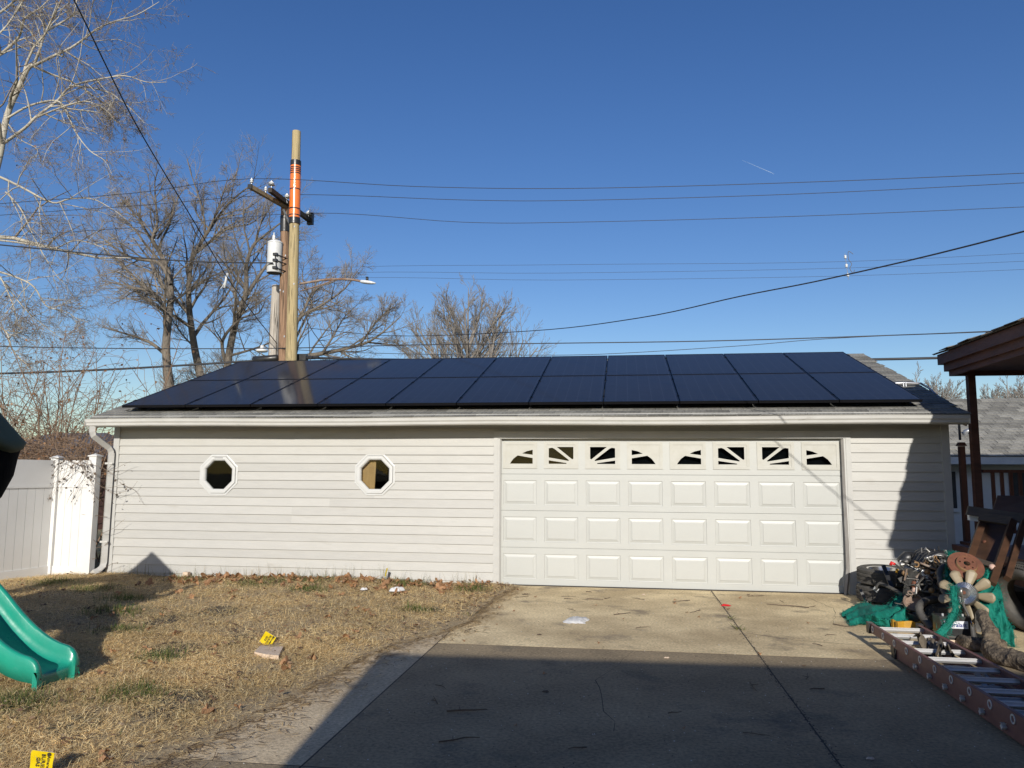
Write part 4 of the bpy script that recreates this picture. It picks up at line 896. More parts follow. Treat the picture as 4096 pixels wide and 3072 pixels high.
lim(syc, [(270, 530), (430, 450), (560, 390), (680, 310), (800, 220), (960, 160), (1100, 120), (1280, 15)], A1, SY, -1.2, .075, .014, PS)
lim(syc, [(270, 530), (320, 400), (345, 310), (390, 230), (420, 150), (480, 30), (520, -90)], A1, SY, 1.0, .075, .035, PS)
lim(syc, [(390, 240), (480, 190), (560, 140), (600, 90), (620, -30)], A1, SY+.6, .5, .06, .03, PS)
lim(syc, [(20, 1160), (200, 1030), (290, 940), (450, 820), (540, 720), (640, 670), (800, 637), (1000, 610), (1180, 660), (1340, 660)], A1, SY, -1.8, .08, .012, PS)
lim(syc, [(560, 690), (700, 700), (880, 745), (960, 800), (1070, 890), (1160, 990)], A1, SY-1, -.5, .045, .01, PS)
lim(syc, [(60, 950), (240, 850), (450, 810), (540, 900), (600, 1050), (720, 1210), (840, 1290), (900, 1400)], A1, SY, -1.5, .06, .010, PS)
lim(syc, [(290, 945), (480, 870), (680, 815), (830, 870), (920, 960)], A1, SY-.7, -1., .05, .01, PS)
lim(syc, [(500, 870), (650, 885), (830, 915), (960, 990), (1060, 1060)], A1, SY-1.2, .5, .035, .008, PS)
lim(syc, [(-100, 520), (0, 440), (150, 300), (200, 150), (330, 60), (420, -40)], A1, SY+1, .5, .09, .03, PS)
lim(syc, [(-80, 150), (30, 80), (110, 10), (150, -60)], A1, SY+1.5, .5, .08, .05, PS)
lim(syc, [(-60, 320), (60, 200), (190, 0), (220, -60)], A1, SY-1, .5, .05, .03, PS)
lim(syc, [(-60, 1400), (60, 1450), (200, 1520), (420, 1630), (560, 1600), (740, 1600), (900, 1680), (1010, 1760)], A1, SY, -2.2, .07, .010, PS)
lim(syc, [(70, 1000), (160, 1120), (300, 1200), (270, 1300)], A1, SY-.5, -1, .035, .01, PS)
lim(syc, [(-60, 290), (180, 320), (390, 355), (550, 300), (720, 335), (800, 380)], A3, SY, -2., .05, .010, PS)
lim(syc, [(-60, 480), (20, 600), (90, 760), (130, 900), (150, 960)], A3, SY-.5, -1, .05, .012, PS)
lim(syc, [(-40, 520), (120, 570), (250, 640), (340, 780), (480, 820), (560, 870), (650, 900)], A3, SY-.5, -2, .05, .009, PS)
lim(syc, [(40, 620), (130, 740), (240, 860), (330, 930), (420, 1000), (520, 1080)], A3, SY-1, -1, .035, .008, PS)
lim(syc, [(-30, 920), (50, 980), (90, 1100), (160, 1180), (240, 1240)], A3, SY-1.5, -1, .05, .012, PS)
lim(syc, [(40, -60), (150, 60), (240, 250), (330, 420), (420, 560), (500, 640)], A3, SY-1, -1, .04, .009, PS)
to = thing('sycamore_tree', 'pale barked bare sycamore tree filling the upper left corner', 'tree', (bx_.x, bx_.y, 0))
syc.meshes(to, 'syc_bark', 'syc_twig'); tp = [tuple(p) for p, _ in syc.tips if syc.r.random() < .05]
leaves_mesh('dead_leaf', tp, .055, BROWN, to)
# elms / willows behind the poles
def A2(x, y): return (.3418*x+162, .3418*y+324)
PE = dict(max=3, kids=[16, 10, 7], ratio=.58, ang=.62, up=[.32, .26, .12], wig=.12, minr=.0054, barklv=1, tl=.72)
def elm(seed, base, label, limbs, Y0, group='bare trees behind the alley'):
    T_ = Tree(seed); b = V3(atY(*base, Y0)); o = thing('bare_tree', label, 'tree', (b.x, b.y, 0), None, group)
    T_.traced([Vector((b.x+.3, b.y, -.2)), Vector((b.x+.2, b.y, 2)), b], .34, .27, PE, k=3, t0=.7)
    for pts, r0, r1, dy in limbs: lim(T_, pts, A2, Y0, dy, r0, r1, PE)
    T_.meshes(o, 'elm_bark', 'elm_twig'); return o
elm(21, A2(600, 1500), 'bare tree with forked trunk left of the poles', [([(600, 1500), (575, 1250), (600, 1000), (605, 830), (560, 700), (520, 620), (440, 500), (400, 400)], .22, .05, 1.5),
    ([(590, 1120), (560, 1000), (520, 930), (470, 890), (420, 880), (300, 850), (170, 828)], .12, .02, -1.5), ([(605, 850), (540, 720), (400, 690), (310, 660), (230, 600), (130, 520)], .11, .02, -1.),
    ([(530, 640), (490, 560), (520, 460), (510, 330), (505, 200), (530, 120)], .10, .015, 0.), ([(600, 960), (700, 900), (760, 760), (800, 640)], .07, .015, 1.), ([(570, 1290), (480, 1220), (380, 1180), (280, 1150), (170, 1120)], .10, .015, -1), ([(440, 500), (380, 420), (300, 380), (250, 300)], .05, .012, 0), ([(520, 560), (600, 440), (640, 330), (680, 250)], .06, .012, 1)], 24.)
elm(22, A2(800, 1450), 'bare tree with tall leaning limb sweeping right behind the crossarms', [([(800, 1450), (765, 1300), (740, 1150), (722, 1000), (720, 850), (745, 680), (850, 500), (930, 390), (1000, 310), (1120, 215)], .22, .03, 0),
    ([(760, 650), (880, 560), (980, 490), (1100, 470), (1200, 400)], .10, .015, 1), ([(850, 500), (900, 380), (940, 260), (970, 160)], .07, .012, -1), ([(725, 900), (820, 820), (950, 760), (1020, 700)], .07, .015, -.5), ([(735, 1100), (680, 960), (640, 880), (590, 820)], .08, .015, 1), ([(760, 1250), (690, 1180), (640, 1100), (660, 1000)], .06, .012, -1), ([(850, 500), (780, 420), (760, 330), (800, 220)], .06, .012, 0)], 27.)
elm(23, A2(960, 1380), 'bare tree with twisting trunks close behind the poles', [([(960, 1380), (990, 1200), (1030, 1050), (1080, 900), (1085, 720), (1130, 600), (1210, 530), (1340, 430)], .20, .03, 0),
    ([(950, 1340), (930, 1220), (980, 1130), (1060, 1060), (1160, 1030), (1200, 960)], .10, .02, -1), ([(1060, 960), (1160, 800), (1230, 700), (1330, 540), (1420, 420)], .11, .015, 1), ([(1030, 1050), (1000, 900), (920, 860), (900, 960)], .06, .012, 0), ([(1080, 870), (1010, 760), (980, 660), (940, 600)], .07, .012, 1),
    ([(980, 1300), (1150, 1250), (1260, 1200), (1330, 1130)], .07, .012, -1)], 25.)
elm(24, A2(1330, 1400), 'bare spreading tree right of the poles under the street light', [([(1330, 1400), (1380, 1330), (1450, 1305), (1600, 1280), (1750, 1245), (1850, 1215), (1960, 1140), (2060, 1050)], .17, .02, 0),
    ([(1560, 1290), (1630, 1180), (1700, 1060), (1780, 980)], .07, .012, 1), ([(1360, 1350), (1390, 1180), (1420, 1060), (1560, 980), (1700, 880), (1780, 770)], .13, .015, -1), ([(1420, 1080), (1500, 900), (1640, 830), (1720, 800)], .06, .012, 1), ([(1800, 1230), (1900, 1090), (1960, 1030), (2000, 980)], .06, .01, -1), ([(1850, 1215), (1980, 1230), (2080, 1240), (2150, 1290)], .05, .01, 1), ([(1390, 1200), (1460, 1060), (1500, 980), (1440, 820), (1450, 700)], .07, .012, 0)], 27.)
# rounded maple in the middle distance
def crown(seed, px, ytop, ybase, Y0, label, nm='bare_tree', spread=.62, nl=16, kids=(8, 6, 4), minr=.018, mt='maple_twig', lean=0., group='far bare trees beyond the roofs', h0=.22):
    T_ = Tree(seed); t = V3(atY(px, ytop, Y0)); b = Vector((t.x, t.y, -.1)); H = t.z; o = thing(nm, label, 'tree', (b.x, b.y, 0), None, group)
    P = dict(max=3, kids=list(kids), ratio=.50, ang=.46, up=[.5, .35, .2], wig=.10, minr=minr, barklv=1, tl=.34)
    T_.traced([b, b+Vector((.1, 0, H*.35)), b+Vector((lean*.4, 0, H*.65)), t], H*.018, .02, P, t0=.5)
    for i in range(nl):
        z = H*(h0+.5*(i/nl)); a = i*2.4+T_.r.uniform(-.4, .4); d = Vector((math.cos(a)*spread*1.25, math.sin(a)*spread*1.25, .75+.55*(i/nl)))
        T_.branch(b+Vector((0, 0, z)), d, H*(.62-.36*(i/nl)), H*.0095, 0, dict(P, kids=[kids[0]+2]+list(kids[1:])))
    T_.meshes(o, 'elm_bark' if mt == 'elm_twig' else 'maple_twig', mt); return o
crown(31, 1012, 622, 780, 50., 'rounded bare tree with fine upright twigs behind the middle of the roof', nl=22, kids=(10, 7, 5), spread=.62, minr=.0098)
crown(32, 1978, 803, 880, 62., 'small distant bare tree just right of the garage ridge', nl=13, kids=(8, 6, 4), minr=.015, spread=.8)
crown(33, 2022, 815, 880, 60., 'distant bare tree left of the porch post', nl=13, kids=(8, 6, 4), minr=.015, spread=.8)
crown(34, 2175, 822, 880, 48., 'bushy distant bare tree under the porch roof', nl=18, kids=(9, 6, 4), minr=.013, spread=.85)
crown(35, 2235, 800, 880, 52., 'distant bare tree at the right edge under the porch roof', nl=16, kids=(9, 6, 4), minr=.013, spread=.85)
# brush behind the fence
def brush(seed, xs_, Y0, label, hmin, hmax, nst, px_lean=.25, nm='wild_shrub', leafn=.3):
    T_ = Tree(seed); P = dict(max=2, kids=[9, 4], ratio=.42, ang=.7, up=[.15, -.1], wig=.12, minr=.0042, barklv=0, tl=.4)
    c = V3(atY(sum(xs_)/2, 1000, Y0)); o = thing(nm, label, 'shrub', (c.x, Y0, 0), None, 'wild shrubs behind the white fence')
    for i in range(nst):
        x = T_.r.uniform(*xs_); p = V3(atY(x, 1000, Y0)); p.z = -.05; p.y += T_.r.uniform(-.5, .5); h = T_.r.uniform(hmin, hmax)
        T_.branch(p, Vector((T_.r.gauss(0, px_lean), T_.r.gauss(-.02, .12), 1)), h, .006+h*.0028, 0, P)
    T_.meshes(o, 'brush', 'brush', ('stem', 'twigs')); tp = [tuple(p) for p, _ in T_.tips if T_.r.random() < leafn]
    leaves_mesh('dead_leaf', tp, .05, BROWN, o)
brush(41, (-40, 60), 2.2, 'dense brown shrub behind the left end of the fence', 2.2, 4.2, 26)
brush(42, (60, 150), 1.9, 'tall reddish stemmed shrub rising behind the fence corner', 2.0, 5.0, 24)
brush(43, (140, 215), 1.5, 'slanting shrub between the fence and the garage corner', 2.0, 4.6, 13, .3)
def bramble(seed, x0, x1, Y0, label):
    T_ = Tree(seed); c = V3(atY((x0+x1)/2, 1000, Y0)); o = thing('bramble', label, 'bramble', (c.x, Y0, 0), None, 'brambles heaped behind the fence'); r = T_.r
    for i in range(330):
        p = V3(atY(r.uniform(x0, x1), 1000, Y0)); p.y += r.uniform(-.35, .35); p.z = r.uniform(1.2, 2.15)
        d = Vector((r.gauss(0, 1), r.gauss(0, .5), r.gauss(.1, .5))).normalized(); pts = [p.copy()]
        for k in range(4):
            d = (d+Vector((r.gauss(0, .3), r.gauss(0, .3), r.gauss(-.08, .25)))).normalized(); p = p+d*r.uniform(.06, .16); pts.append(p.copy())
        T_.put(pts, [.0052, .005, .0045, .004, .003], 3, 0); T_.tips.append((p, d))
    for i in range(14):
        p = V3(atY(r.uniform(x0, x1), 1000, Y0)); T_.put([Vector((p.x, p.y, -.05)), Vector((p.x+.05, p.y, .7)), Vector((p.x-.05, p.y, 1.3)), Vector((p.x+.1, p.y, 1.8)), Vector((p.x+.2, p.y, 2.1))], [.012, .011, .01, .008, .005], 4, 0)
    T_.meshes(o, 'brush', 'brush', ('canes', 'x')); leaves_mesh('dead_leaf', [tuple(p) for p, _ in T_.tips if r.random() < .5], .045, BROWN, o)
bramble(51, 20, 110, .75, 'tangled brown bramble over the left part of the fence'); bramble(52, 110, 215, .55, 'tangled brown bramble between fence corner and downspout')
# vines hanging over the fence and up the downspout
def vine(seed, starts, label, name='vine', rr=.0035, ln=(4, 9), down=-.5, leaf=.035, nl=.6):
    T_ = Tree(seed); r = T_.r; s0 = V3(starts[0]); o = thing(name, label, 'vine', tuple(s0), None)
    for st in starts:
        p = V3(st); d = Vector((r.gauss(0, .6), -.15, r.uniform(-.6, .1))).normalized(); pts = [p.copy()]
        for k in range(r.randint(*ln)):
            d = (d+Vector((r.gauss(0, .35), r.gauss(0, .05), r.gauss(down*.3, .2)))).normalized(); d.y = max(min(d.y, .02), -.05); p = p+d*.11; pts.append(p.copy()); T_.tips.append((p.copy()+Vector((r.gauss(0, .015), -.01, -.02)), d))
        T_.put(pts, [rr*(1-.6*i/len(pts)) for i in range(len(pts))], 4, 0)
    T_.meshes(o, 'vine', 'vine', ('stem', 'x')); leaves_mesh('withered_leaf', [tuple(p) for p, _ in T_.tips if r.random() < nl], leaf, [(.10, .085, .07), (.16, .12, .09), (.07, .065, .06)], o)
rv = random.Random(3)
vine(61, [(rv.uniform(-7.15, -6.45), -.29, rv.uniform(1.72, 1.88)) for _ in range(26)], 'leafless vine trailing over the top of the white fence', nl=.5, leaf=.042)
vine(62, [(-6.30, -.20, .05+.22*i) for i in range(8)]+[(-6.17, -.16, 1.7), (-6.16, -.15, 1.3), (-6.18, -.16, .9), (-6.16, -.12, .5)], 'thin dry vine climbing the garage downspout', down=.5, ln=(3, 6), nl=.35)
vine(63, [(-6.12, -.05, 1.62), (-6.1, -.05, 1.45)], 'single dry tendril stretched across the siding by the downspout', ln=(6, 8), down=-.2, nl=.2)

# ================================================================== dry grass
rs = np.random.default_rng(77)
def patch(x, y, s=1.):                                   # smooth pseudo-noise 0..1
    return .5+.5*(np.sin(x*1.9*s+1.3*np.sin(y*1.7*s))*np.sin(y*2.3*s+1.1*np.sin(x*1.3*s+2))*.6+np.sin(x*5.1*s+y*3.7*s)*np.sin(y*4.3*s-x*2.2*s)*.4)
GT = [(-2.4, -1.2, .35), (-3.4, -.6, .5), (-4.4, -2.2, .35), (-3.9, -3.1, .45), (-5.2, -1.7, .4), (-2.2, -4.9, .25), (-2.3, -6.4, .35), (-1.7, -6.0, .3), (-.6, -2.3, .22), (-3.2, -4.0, .3), (-6.2, -1.2, .4), (-1.3, -.25, .5), (-2.7, -.2, .6), (-4.6, -.35, .4), (-2.55, -6.9, .2), (-.25, -.7, .3)]
def blades(n, hmin, hmax, wmin, wmax, lean, region, colset, greenp=.0, name='dry_grass', label='matted straw coloured dead lawn grass', clump=None):
    x0, x1, y0, y1 = region
    if clump is None:
        # denser towards the camera
        x = rs.uniform(x0, x1, n); y = rs.uniform(y0, y1, n)
        keep = (x < edge_x(y)-.02+rs.normal(0, .05, n)); bare = patch(x, y, 1.4); dist = edge_x(y)-x
        keep &= (rs.random(n) < np.clip(.30+bare*.9, 0, 1)*np.clip(.25+dist*1.6, 0, 1))
        x = x[keep]; y = y[keep]
    else:
        x, y = clump
    k = (x+1.41)**2+(y+4.40)**2 > .15**2; x = x[k]; y = y[k]
    n = len(x); z = lawn_z(x, y)-.004; h = rs.uniform(hmin, hmax, n)*(.7+.6*patch(x, y, 2.)); wd = rs.uniform(wmin, wmax, n)
    a = rs.uniform(0, 2*np.pi, n); ln = np.clip(rs.normal(lean, .45, n), .05, 2.3); dx, dy = np.cos(a), np.sin(a)
    px, py = -dy*wd/2, dx*wd/2
    base = np.stack([x, y, z], 1); th1 = np.minimum(ln*.72, 1.42); th2 = np.minimum(ln*1.25, 1.75)
    m1 = base+np.stack([dx*np.sin(th1), dy*np.sin(th1), np.cos(th1)], 1)*(h*.5)[:, None]
    m2 = m1+np.stack([dx*np.sin(th2), dy*np.sin(th2), np.cos(th2)], 1)*(h*.55)[:, None]
    m2[:, 2] = np.maximum(m2[:, 2], z+.004); sd = np.stack([px, py, np.zeros(n)], 1)
    v = np.stack([base-sd, base+sd, m1+sd*.85, m1-sd*.85, m2], 1).reshape(-1, 3); ix = np.arange(n)[:, None]*5
    q = ix+np.array([[0, 1, 2, 3]]); t = ix+np.array([[3, 2, 4]])
    cs = np.array(colset); c = cs[rs.integers(0, len(cs), n)]*rs.uniform(.72, 1.22, (n, 1))
    if greenp:
        gw = np.zeros(n)
        for gx_, gy_, gr in GT: gw = np.maximum(gw, np.exp(-(((x-gx_)**2+(y-gy_)**2)/gr**2)*1.6))
        isg = rs.random(n) < gw*greenp+.04; gc = np.array([(.085, .135, .03), (.11, .16, .045), (.15, .17, .05)]); c[isg] = gc[rs.integers(0, 3, isg.sum())]*rs.uniform(.7, 1.2, (isg.sum(), 1))
    o = rawmesh(name, v, q, 'blade', None, np.repeat(c, 5, 0), t); return tag(o, label, 'grass', None, 'stuff')
STRAW = [(.85, .65, .33), (.92, .74, .41), (.74, .55, .26), (.95, .80, .48), (.66, .48, .24), (.46, .32, .16)]
blades(60000, .03, .065, .0022, .0045, 1.35, (-7.3, .3, -8.4, -.03), STRAW, .5)
blades(16000, .06, .13, .0022, .0042, 1.5, (-7.3, .3, -8.4, -.03), STRAW, .25, label='longer bent straw lying over the dead lawn')
def thatch(n, region, lmin, lmax, wmin, wmax, ztop, name, label, green=.3):
    x = rs.uniform(region[0], region[1], n); y = rs.uniform(region[2], region[3], n); d = edge_x(y)-x
    k = (d > rs.normal(.0, .06, n)) & (rs.random(n) < np.clip(.12+1.1*patch(x, y, 1.7), 0, 1)*np.clip(.35+d*1.5, 0, 1)) & ((x+1.41)**2+(y+4.40)**2 > .13**2); x = x[k]; y = y[k]; n = len(x)
    hump = .5+.9*patch(x, y, 3.1); z = lawn_z(x, y)+rs.uniform(.0, 1, n)**1.3*ztop*hump; L_ = rs.uniform(lmin, lmax, n); wd = rs.uniform(wmin, wmax, n)
    a = rs.normal(2.4*patch(x, y, 1.1)+.6, .9, n); el = rs.normal(.12, .28, n); ba = rs.normal(0, .35, n); P_ = [np.stack([x, y, z], 1)]
    for s_ in range(3):
        aa = a+ba*s_; ee = el-.16*s_; P_.append(P_[-1]+np.stack([np.cos(aa)*np.cos(ee), np.sin(aa)*np.cos(ee), np.sin(ee)], 1)*(L_/3)[:, None])
    sd = [np.stack([-np.sin(a+ba*s_), np.cos(a+ba*s_), rs.normal(0, .7, n)], 1) for s_ in range(4)]; V_ = []
    for s_ in range(4):
        q = sd[s_]/np.linalg.norm(sd[s_], axis=1, keepdims=True)*(wd*(1, 1, .85, .4)[s_]/2)[:, None]; V_ += [P_[s_]-q, P_[s_]+q]
    v = np.stack(V_, 1); v[:, :, 2] = np.maximum(v[:, :, 2], lawn_z(v[:, :, 0], v[:, :, 1])+.001); ix = np.arange(n)[:, None]*8
    qd = np.concatenate([ix+[[2*s_, 2*s_+1, 2*s_+3, 2*s_+2]] for s_ in range(3)]); cs = np.array(STRAW); tone = .80+.50*patch(x, y, .9); c = cs[rs.integers(0, len(cs), n)]*(rs.uniform(.75, 1.2, n)*tone)[:, None]
    gw = np.zeros(n)
    for gx_, gy_, gr in GT: gw = np.maximum(gw, np.exp(-(((x-gx_)**2+(y-gy_)**2)/gr**2)*1.6))
    isg = rs.random(n) < gw*green*1.2; gc = np.array([(.10, .15, .035), (.13, .18, .05), (.20, .21, .07)]); c[isg] = gc[rs.integers(0, 3, isg.sum())]
    return tag(rawmesh(name, v.reshape(-1, 3), qd, 'blade', None, np.repeat(c, 8, 0)), label, 'grass', None, 'stuff')
thatch(270000, (-7.3, .3, -8.4, -.03), .03, .085, .0018, .0036, .022, 'straw_thatch', 'flattened straw strands matted over the lawn')
thatch(170000, (-3.6, 0, -7.7, -4.0), .025, .07, .0014, .0026, .022, 'fine_thatch', 'finer straw strands in the nearest part of the lawn')
# green tufts as things one can see
gx_, gy_ = [], []
for cx, cy, r_ in GT:
    k = int(1000*r_); gx_.append(rs.normal(cx, r_*.42, k)); gy_.append(rs.normal(cy, r_*.36, k))
gx_ = np.concatenate(gx_); gy_ = np.concatenate(gy_); ok = (gx_ < edge_x(gy_)-.04) & (gy_ < -.04)
blades(0, .04, .12, .003, .006, .75, (0, 0, 0, 0), [(.09, .145, .03), (.12, .17, .05), (.16, .18, .06), (.07, .12, .03), (.34, .28, .12)], 0, 'green_grass', 'green grass tufts growing through the dead lawn', (gx_[ok], gy_[ok]))
# tall thin stalks along the wall
tx = rs.uniform(-6.0, -.2, 420); ty = rs.uniform(-.16, -.05, 420)
blades(0, .08, .26, .002, .004, .45, (0, 0, 0, 0), [(.20, .20, .08), (.45, .36, .19), (.12, .15, .05)], 0, 'wall_grass', 'wispy stalks growing along the foot of the garage wall', (tx, ty))

# leaf litter
def litter(n, region, size, name, label, dens):
    x = rs.uniform(region[0], region[1], n); y = rs.uniform(region[2], region[3], n); k = (x < edge_x(y)+.03) & (rs.random(n) < dens(x, y)); x = x[k]; y = y[k]; n = len(x)
    z = lawn_z(x, y)+rs.uniform(.012, .045, n); a = rs.uniform(0, 6.28, n); s = size*rs.uniform(.5, 1.5, n); cu = rs.uniform(-.2, .5, n); tl = rs.normal(0, .25, n)
    L_ = np.array([[0, 0], [.25, .42], [.55, .30], [1, 0], [.55, -.30], [.25, -.42]]); hh = np.array([0, .55, .4, .15, .4, .55])
    lx = L_[None, :, 0]*s[:, None]; ly = L_[None, :, 1]*s[:, None]; lz = hh[None]*cu[:, None]*s[:, None]+lx*tl[:, None]
    v = np.stack([x[:, None]+lx*np.cos(a)[:, None]-ly*np.sin(a)[:, None], y[:, None]+lx*np.sin(a)[:, None]+ly*np.cos(a)[:, None], np.maximum(z[:, None]+lz, z[:, None]-.01)], -1).reshape(-1, 3)
    ix = np.arange(n)[:, None]*6; t = np.concatenate([ix+[[0, 1, 2]], ix+[[0, 2, 3]], ix+[[0, 3, 4]], ix+[[0, 4, 5]]]); cs = np.array([(.36, .22, .12), (.27, .155, .085), (.42, .28, .16), (.18, .11, .07), (.48, .36, .23), (.13, .09, .06)])
    c = cs[rs.integers(0, len(cs), n)]*rs.uniform(.7, 1.2, (n, 1)); return tag(rawmesh(name, v, None, 'leaf', None, np.repeat(c, 6, 0), t), label, 'leaves', None, 'stuff')
litter(19000, (-7, .4, -8.2, -.05), .036, 'leaf_litter', 'small broken brown leaves scattered through the lawn', lambda x, y: .10+.75*np.exp(-((y+.2)/.6)**2)*(x > -5)+.5*np.exp(-((edge_x(y)-x-.15)/.3)**2)*(y > -2.2)+.30*(patch(x, y, 1.1) > .66))
# large single leaves: lobed, curled
def leaf_obj():
    mb = MB(); out = []
    for i in range(22):
        a = i/22*2*math.pi; r_ = .5+.5*abs(math.cos(a*2.5)); r_ *= .75+.25*math.cos(a); out.append((.06*r_*math.cos(a), .06*r_*math.sin(a), .020*math.cos(2*a)*r_+.012*math.sin(3*a)))
    mb.add([(0, 0, 0)]+out, [(0, i+1, (i+1) % 22+1) for i in range(22)]); mb.tube([(-.01, 0, 0), (-.05, .004, .006), (-.09, 0, .012)], .0016, 3); return mb.build('fallen_leaf', 'big_leaf')
lp = leaf_obj(); lab = 'large curled brown leaf lying on the lawn beside the garage wall'; lab2 = 'single brown leaf lying out on the open lawn'; lab3 = 'small dry leaf lying on the concrete driveway'
rl = random.Random(9); spots = [(rl.uniform(-4.9, -.1), -abs(rl.gauss(0, .55))-.07, 0) for _ in range(140)]+[(rl.uniform(-6.5, -.6), rl.uniform(-7.4, -1.0), 1) for _ in range(80)]+[(rl.uniform(.2, 4.6), rl.uniform(-6.5, -.3), 2) for _ in range(26)]+[(-2.75, -6.15, 1), (-2.85, -6.0, 1), (-2.8, -6.35, 1), (-2.95, -6.1, 1)]
for i, (x, y, k) in enumerate(spots):
    o = lp if i == 0 else lp.copy()
    if i: col.objects.link(o)
    if k == 1 and x > edge_x(y)-.1: x = float(edge_x(y))-.3
    o.location = (x, y, (float(lawn_z(x, y))+.03) if k < 2 else .012); s = rl.uniform(.8, 1.7) if k == 0 else rl.uniform(.5, 1.15) if k == 1 else rl.uniform(.25, .5)
    o.scale = (s, s, s*rl.uniform(.7, 1.5)); o.rotation_euler = (rl.gauss(0, .35 if k < 2 else .08), rl.gauss(0, .35 if k < 2 else .08), rl.uniform(0, 6.28)); tag(o, (lab, lab2, lab3)[k], 'leaf', ('leaves by the wall', 'leaves on the lawn', 'leaves on the driveway')[k])
# twigs on the driveway and lawn edge
rt = random.Random(4)
def twig(x, y, ln, ang, r_=.004, z=.008):
    d = Vector((math.cos(ang), math.sin(ang), 0)); p = Vector((x, y, z)); pts = [p]
    for k in range(3): d.rotate(Matrix.Rotation(rt.gauss(0, .25), 3, 'Z')); p = p+d*ln/3; pts.append(p.copy()+Vector((0, 0, rt.uniform(0, .004))))
    mb = MB(); mb.tube(pts, [r_, r_*.9, r_*.8, r_*.5], 5); q = pts[1]; mb.tube([q, q+Vector((-d.y, d.x, 0.1)).normalized()*ln*.2], [r_*.7, r_*.4], 4); return mb.build('twig', 'twig')
for i in range(34):
    if i < 16: x, y = rt.uniform(.3, 4.6), rt.uniform(-1.2, -.35)
    else: x, y = rt.uniform(-.3, 4.3), rt.uniform(-6.6, -1.4)
    tag(twig(x, y, rt.uniform(.08, .28), rt.uniform(0, 6.28), rt.uniform(.0025, .005)), 'small dark twig lying in front of the garage door' if i < 16 else 'small dark twig lying out on the concrete', 'twig', 'twigs by the door' if i < 16 else 'twigs on the slabs')
tag(twig(.62, -6.0, .28, .25, .006, .012), 'thick broken twig in the shade of the driveway', 'twig'); tag(twig(4.05, -1.25, .5, 2.9, .006), 'long thin stick on the slab left of the green tarp', 'twig')
# pebbles: many tiny ones
n = 1500; x = rs.uniform(-.7, 4.6, n); y = rs.uniform(-7.4, -.3, n); k = x > edge_x(y)+.02; x = x[k]; y = y[k]; n = len(x); s = rs.uniform(.002, .0055, n)
o8 = np.array([(1, 0, 0), (0, 1, 0), (-1, 0, 0), (0, -1, 0), (0, 0, 1.)]); v = (np.stack([x, y, np.full(n, .001)], 1)[:, None]+o8[None]*s[:, None, None]*rs.uniform(.6, 1.4, (n, 5, 1))).reshape(-1, 3)
ix = np.arange(n)[:, None]*5; t = np.concatenate([ix+[[i, (i+1) % 4, 4]] for i in range(4)]); c = np.array([(.5, .46, .38), (.2, .16, .12), (.09, .07, .055), (.62, .6, .56)])[rs.integers(0, 4, n)]
tag(rawmesh('grit', v, None, 'leaf', None, np.repeat(c, 5, 0), t), 'grit and crumbs scattered over the concrete', 'grit', None, 'stuff')
# straw and dirt crumbs washed over the slab edge
n = 2600; y = rs.uniform(-7.3, -.2, n); x = edge_x(y)+np.abs(rs.normal(0, .16, n))*np.where(y < -3, 1.1, .7); a = rs.normal(.2, .9, n); l = rs.uniform(.02, .09, n); wd = rs.uniform(.0015, .004, n); z = np.full(n, .006)+rs.uniform(0, .006, n)
dx, dy = np.cos(a)*l, np.sin(a)*l; px, py = -np.sin(a)*wd, np.cos(a)*wd; v = np.stack([np.stack([x-px, y-py, z], 1), np.stack([x+px, y+py, z], 1), np.stack([x+dx+px, y+dy+py, z+.003], 1), np.stack([x+dx-px, y+dy-py, z+.003], 1)], 1).reshape(-1, 3)
c = np.array([(.30, .21, .12), (.50, .36, .19), (.68, .52, .28), (.18, .12, .07)])[rs.integers(0, 4, n)]; tag(rawmesh('chaff', v, np.arange(4*n).reshape(-1, 4), 'blade', None, np.repeat(c, 4, 0)), 'straw and chaff strewn along the edge of the concrete', 'straw', None, 'stuff')
# weeds in the joint
def weed(x, y, label, n=26, h=.06):
    mb = MB()
    for i in range(n):
        a = rt.uniform(0, 6.28); l = rt.uniform(.4, 1)*h*1.3; d = Vector((math.cos(a), math.sin(a), rt.uniform(.15, .8))); p = Vector((x+rt.gauss(0, .02), y+rt.gauss(0, .05), -.01)); sdv = Vector((-math.sin(a), math.cos(a), 0))*.004
        mb.add([p-sdv, p+sdv, p+d*l*.6+sdv, p+d*l*.6-sdv, p+d*l*1.0+Vector((0, 0, -.01))], [(0, 1, 2, 3), (3, 2, 4)])
    o = mb.build('weed', 'weed', None); tag(o, label, 'weed')
mat('weed', (.17, .19, .06), (.25, .23, .09), .7, 20, trans=.2)
weed(3.02, -2.15, 'small weed growing in the driveway joint nearest the door'); weed(3.02, -2.75, 'larger weed growing further down the driveway joint', 44, .09); weed(.06, -2.45, 'weed at the corner where lawn meets concrete', 30, .07)
# dirt line in the joint
n = 900; y = rs.uniform(-7, -.1, n); x = 3.02+rs.normal(0, .012, n)+.01*np.sin(y*3); s = rs.uniform(.004, .012, n); v = (np.stack([x, y, np.full(n, -.002)], 1)[:, None]+o8[None]*s[:, None, None]*np.array([1, 1.6, .5])).reshape(-1, 3); ix = np.arange(n)[:, None]*5; t = np.concatenate([ix+[[i, (i+1) % 4, 4]] for i in range(4)])
tag(rawmesh('joint_soil', v, None, 'dirt', None, None, t), 'dark soil crumbs filling the long driveway joint', 'soil', None, 'stuff')

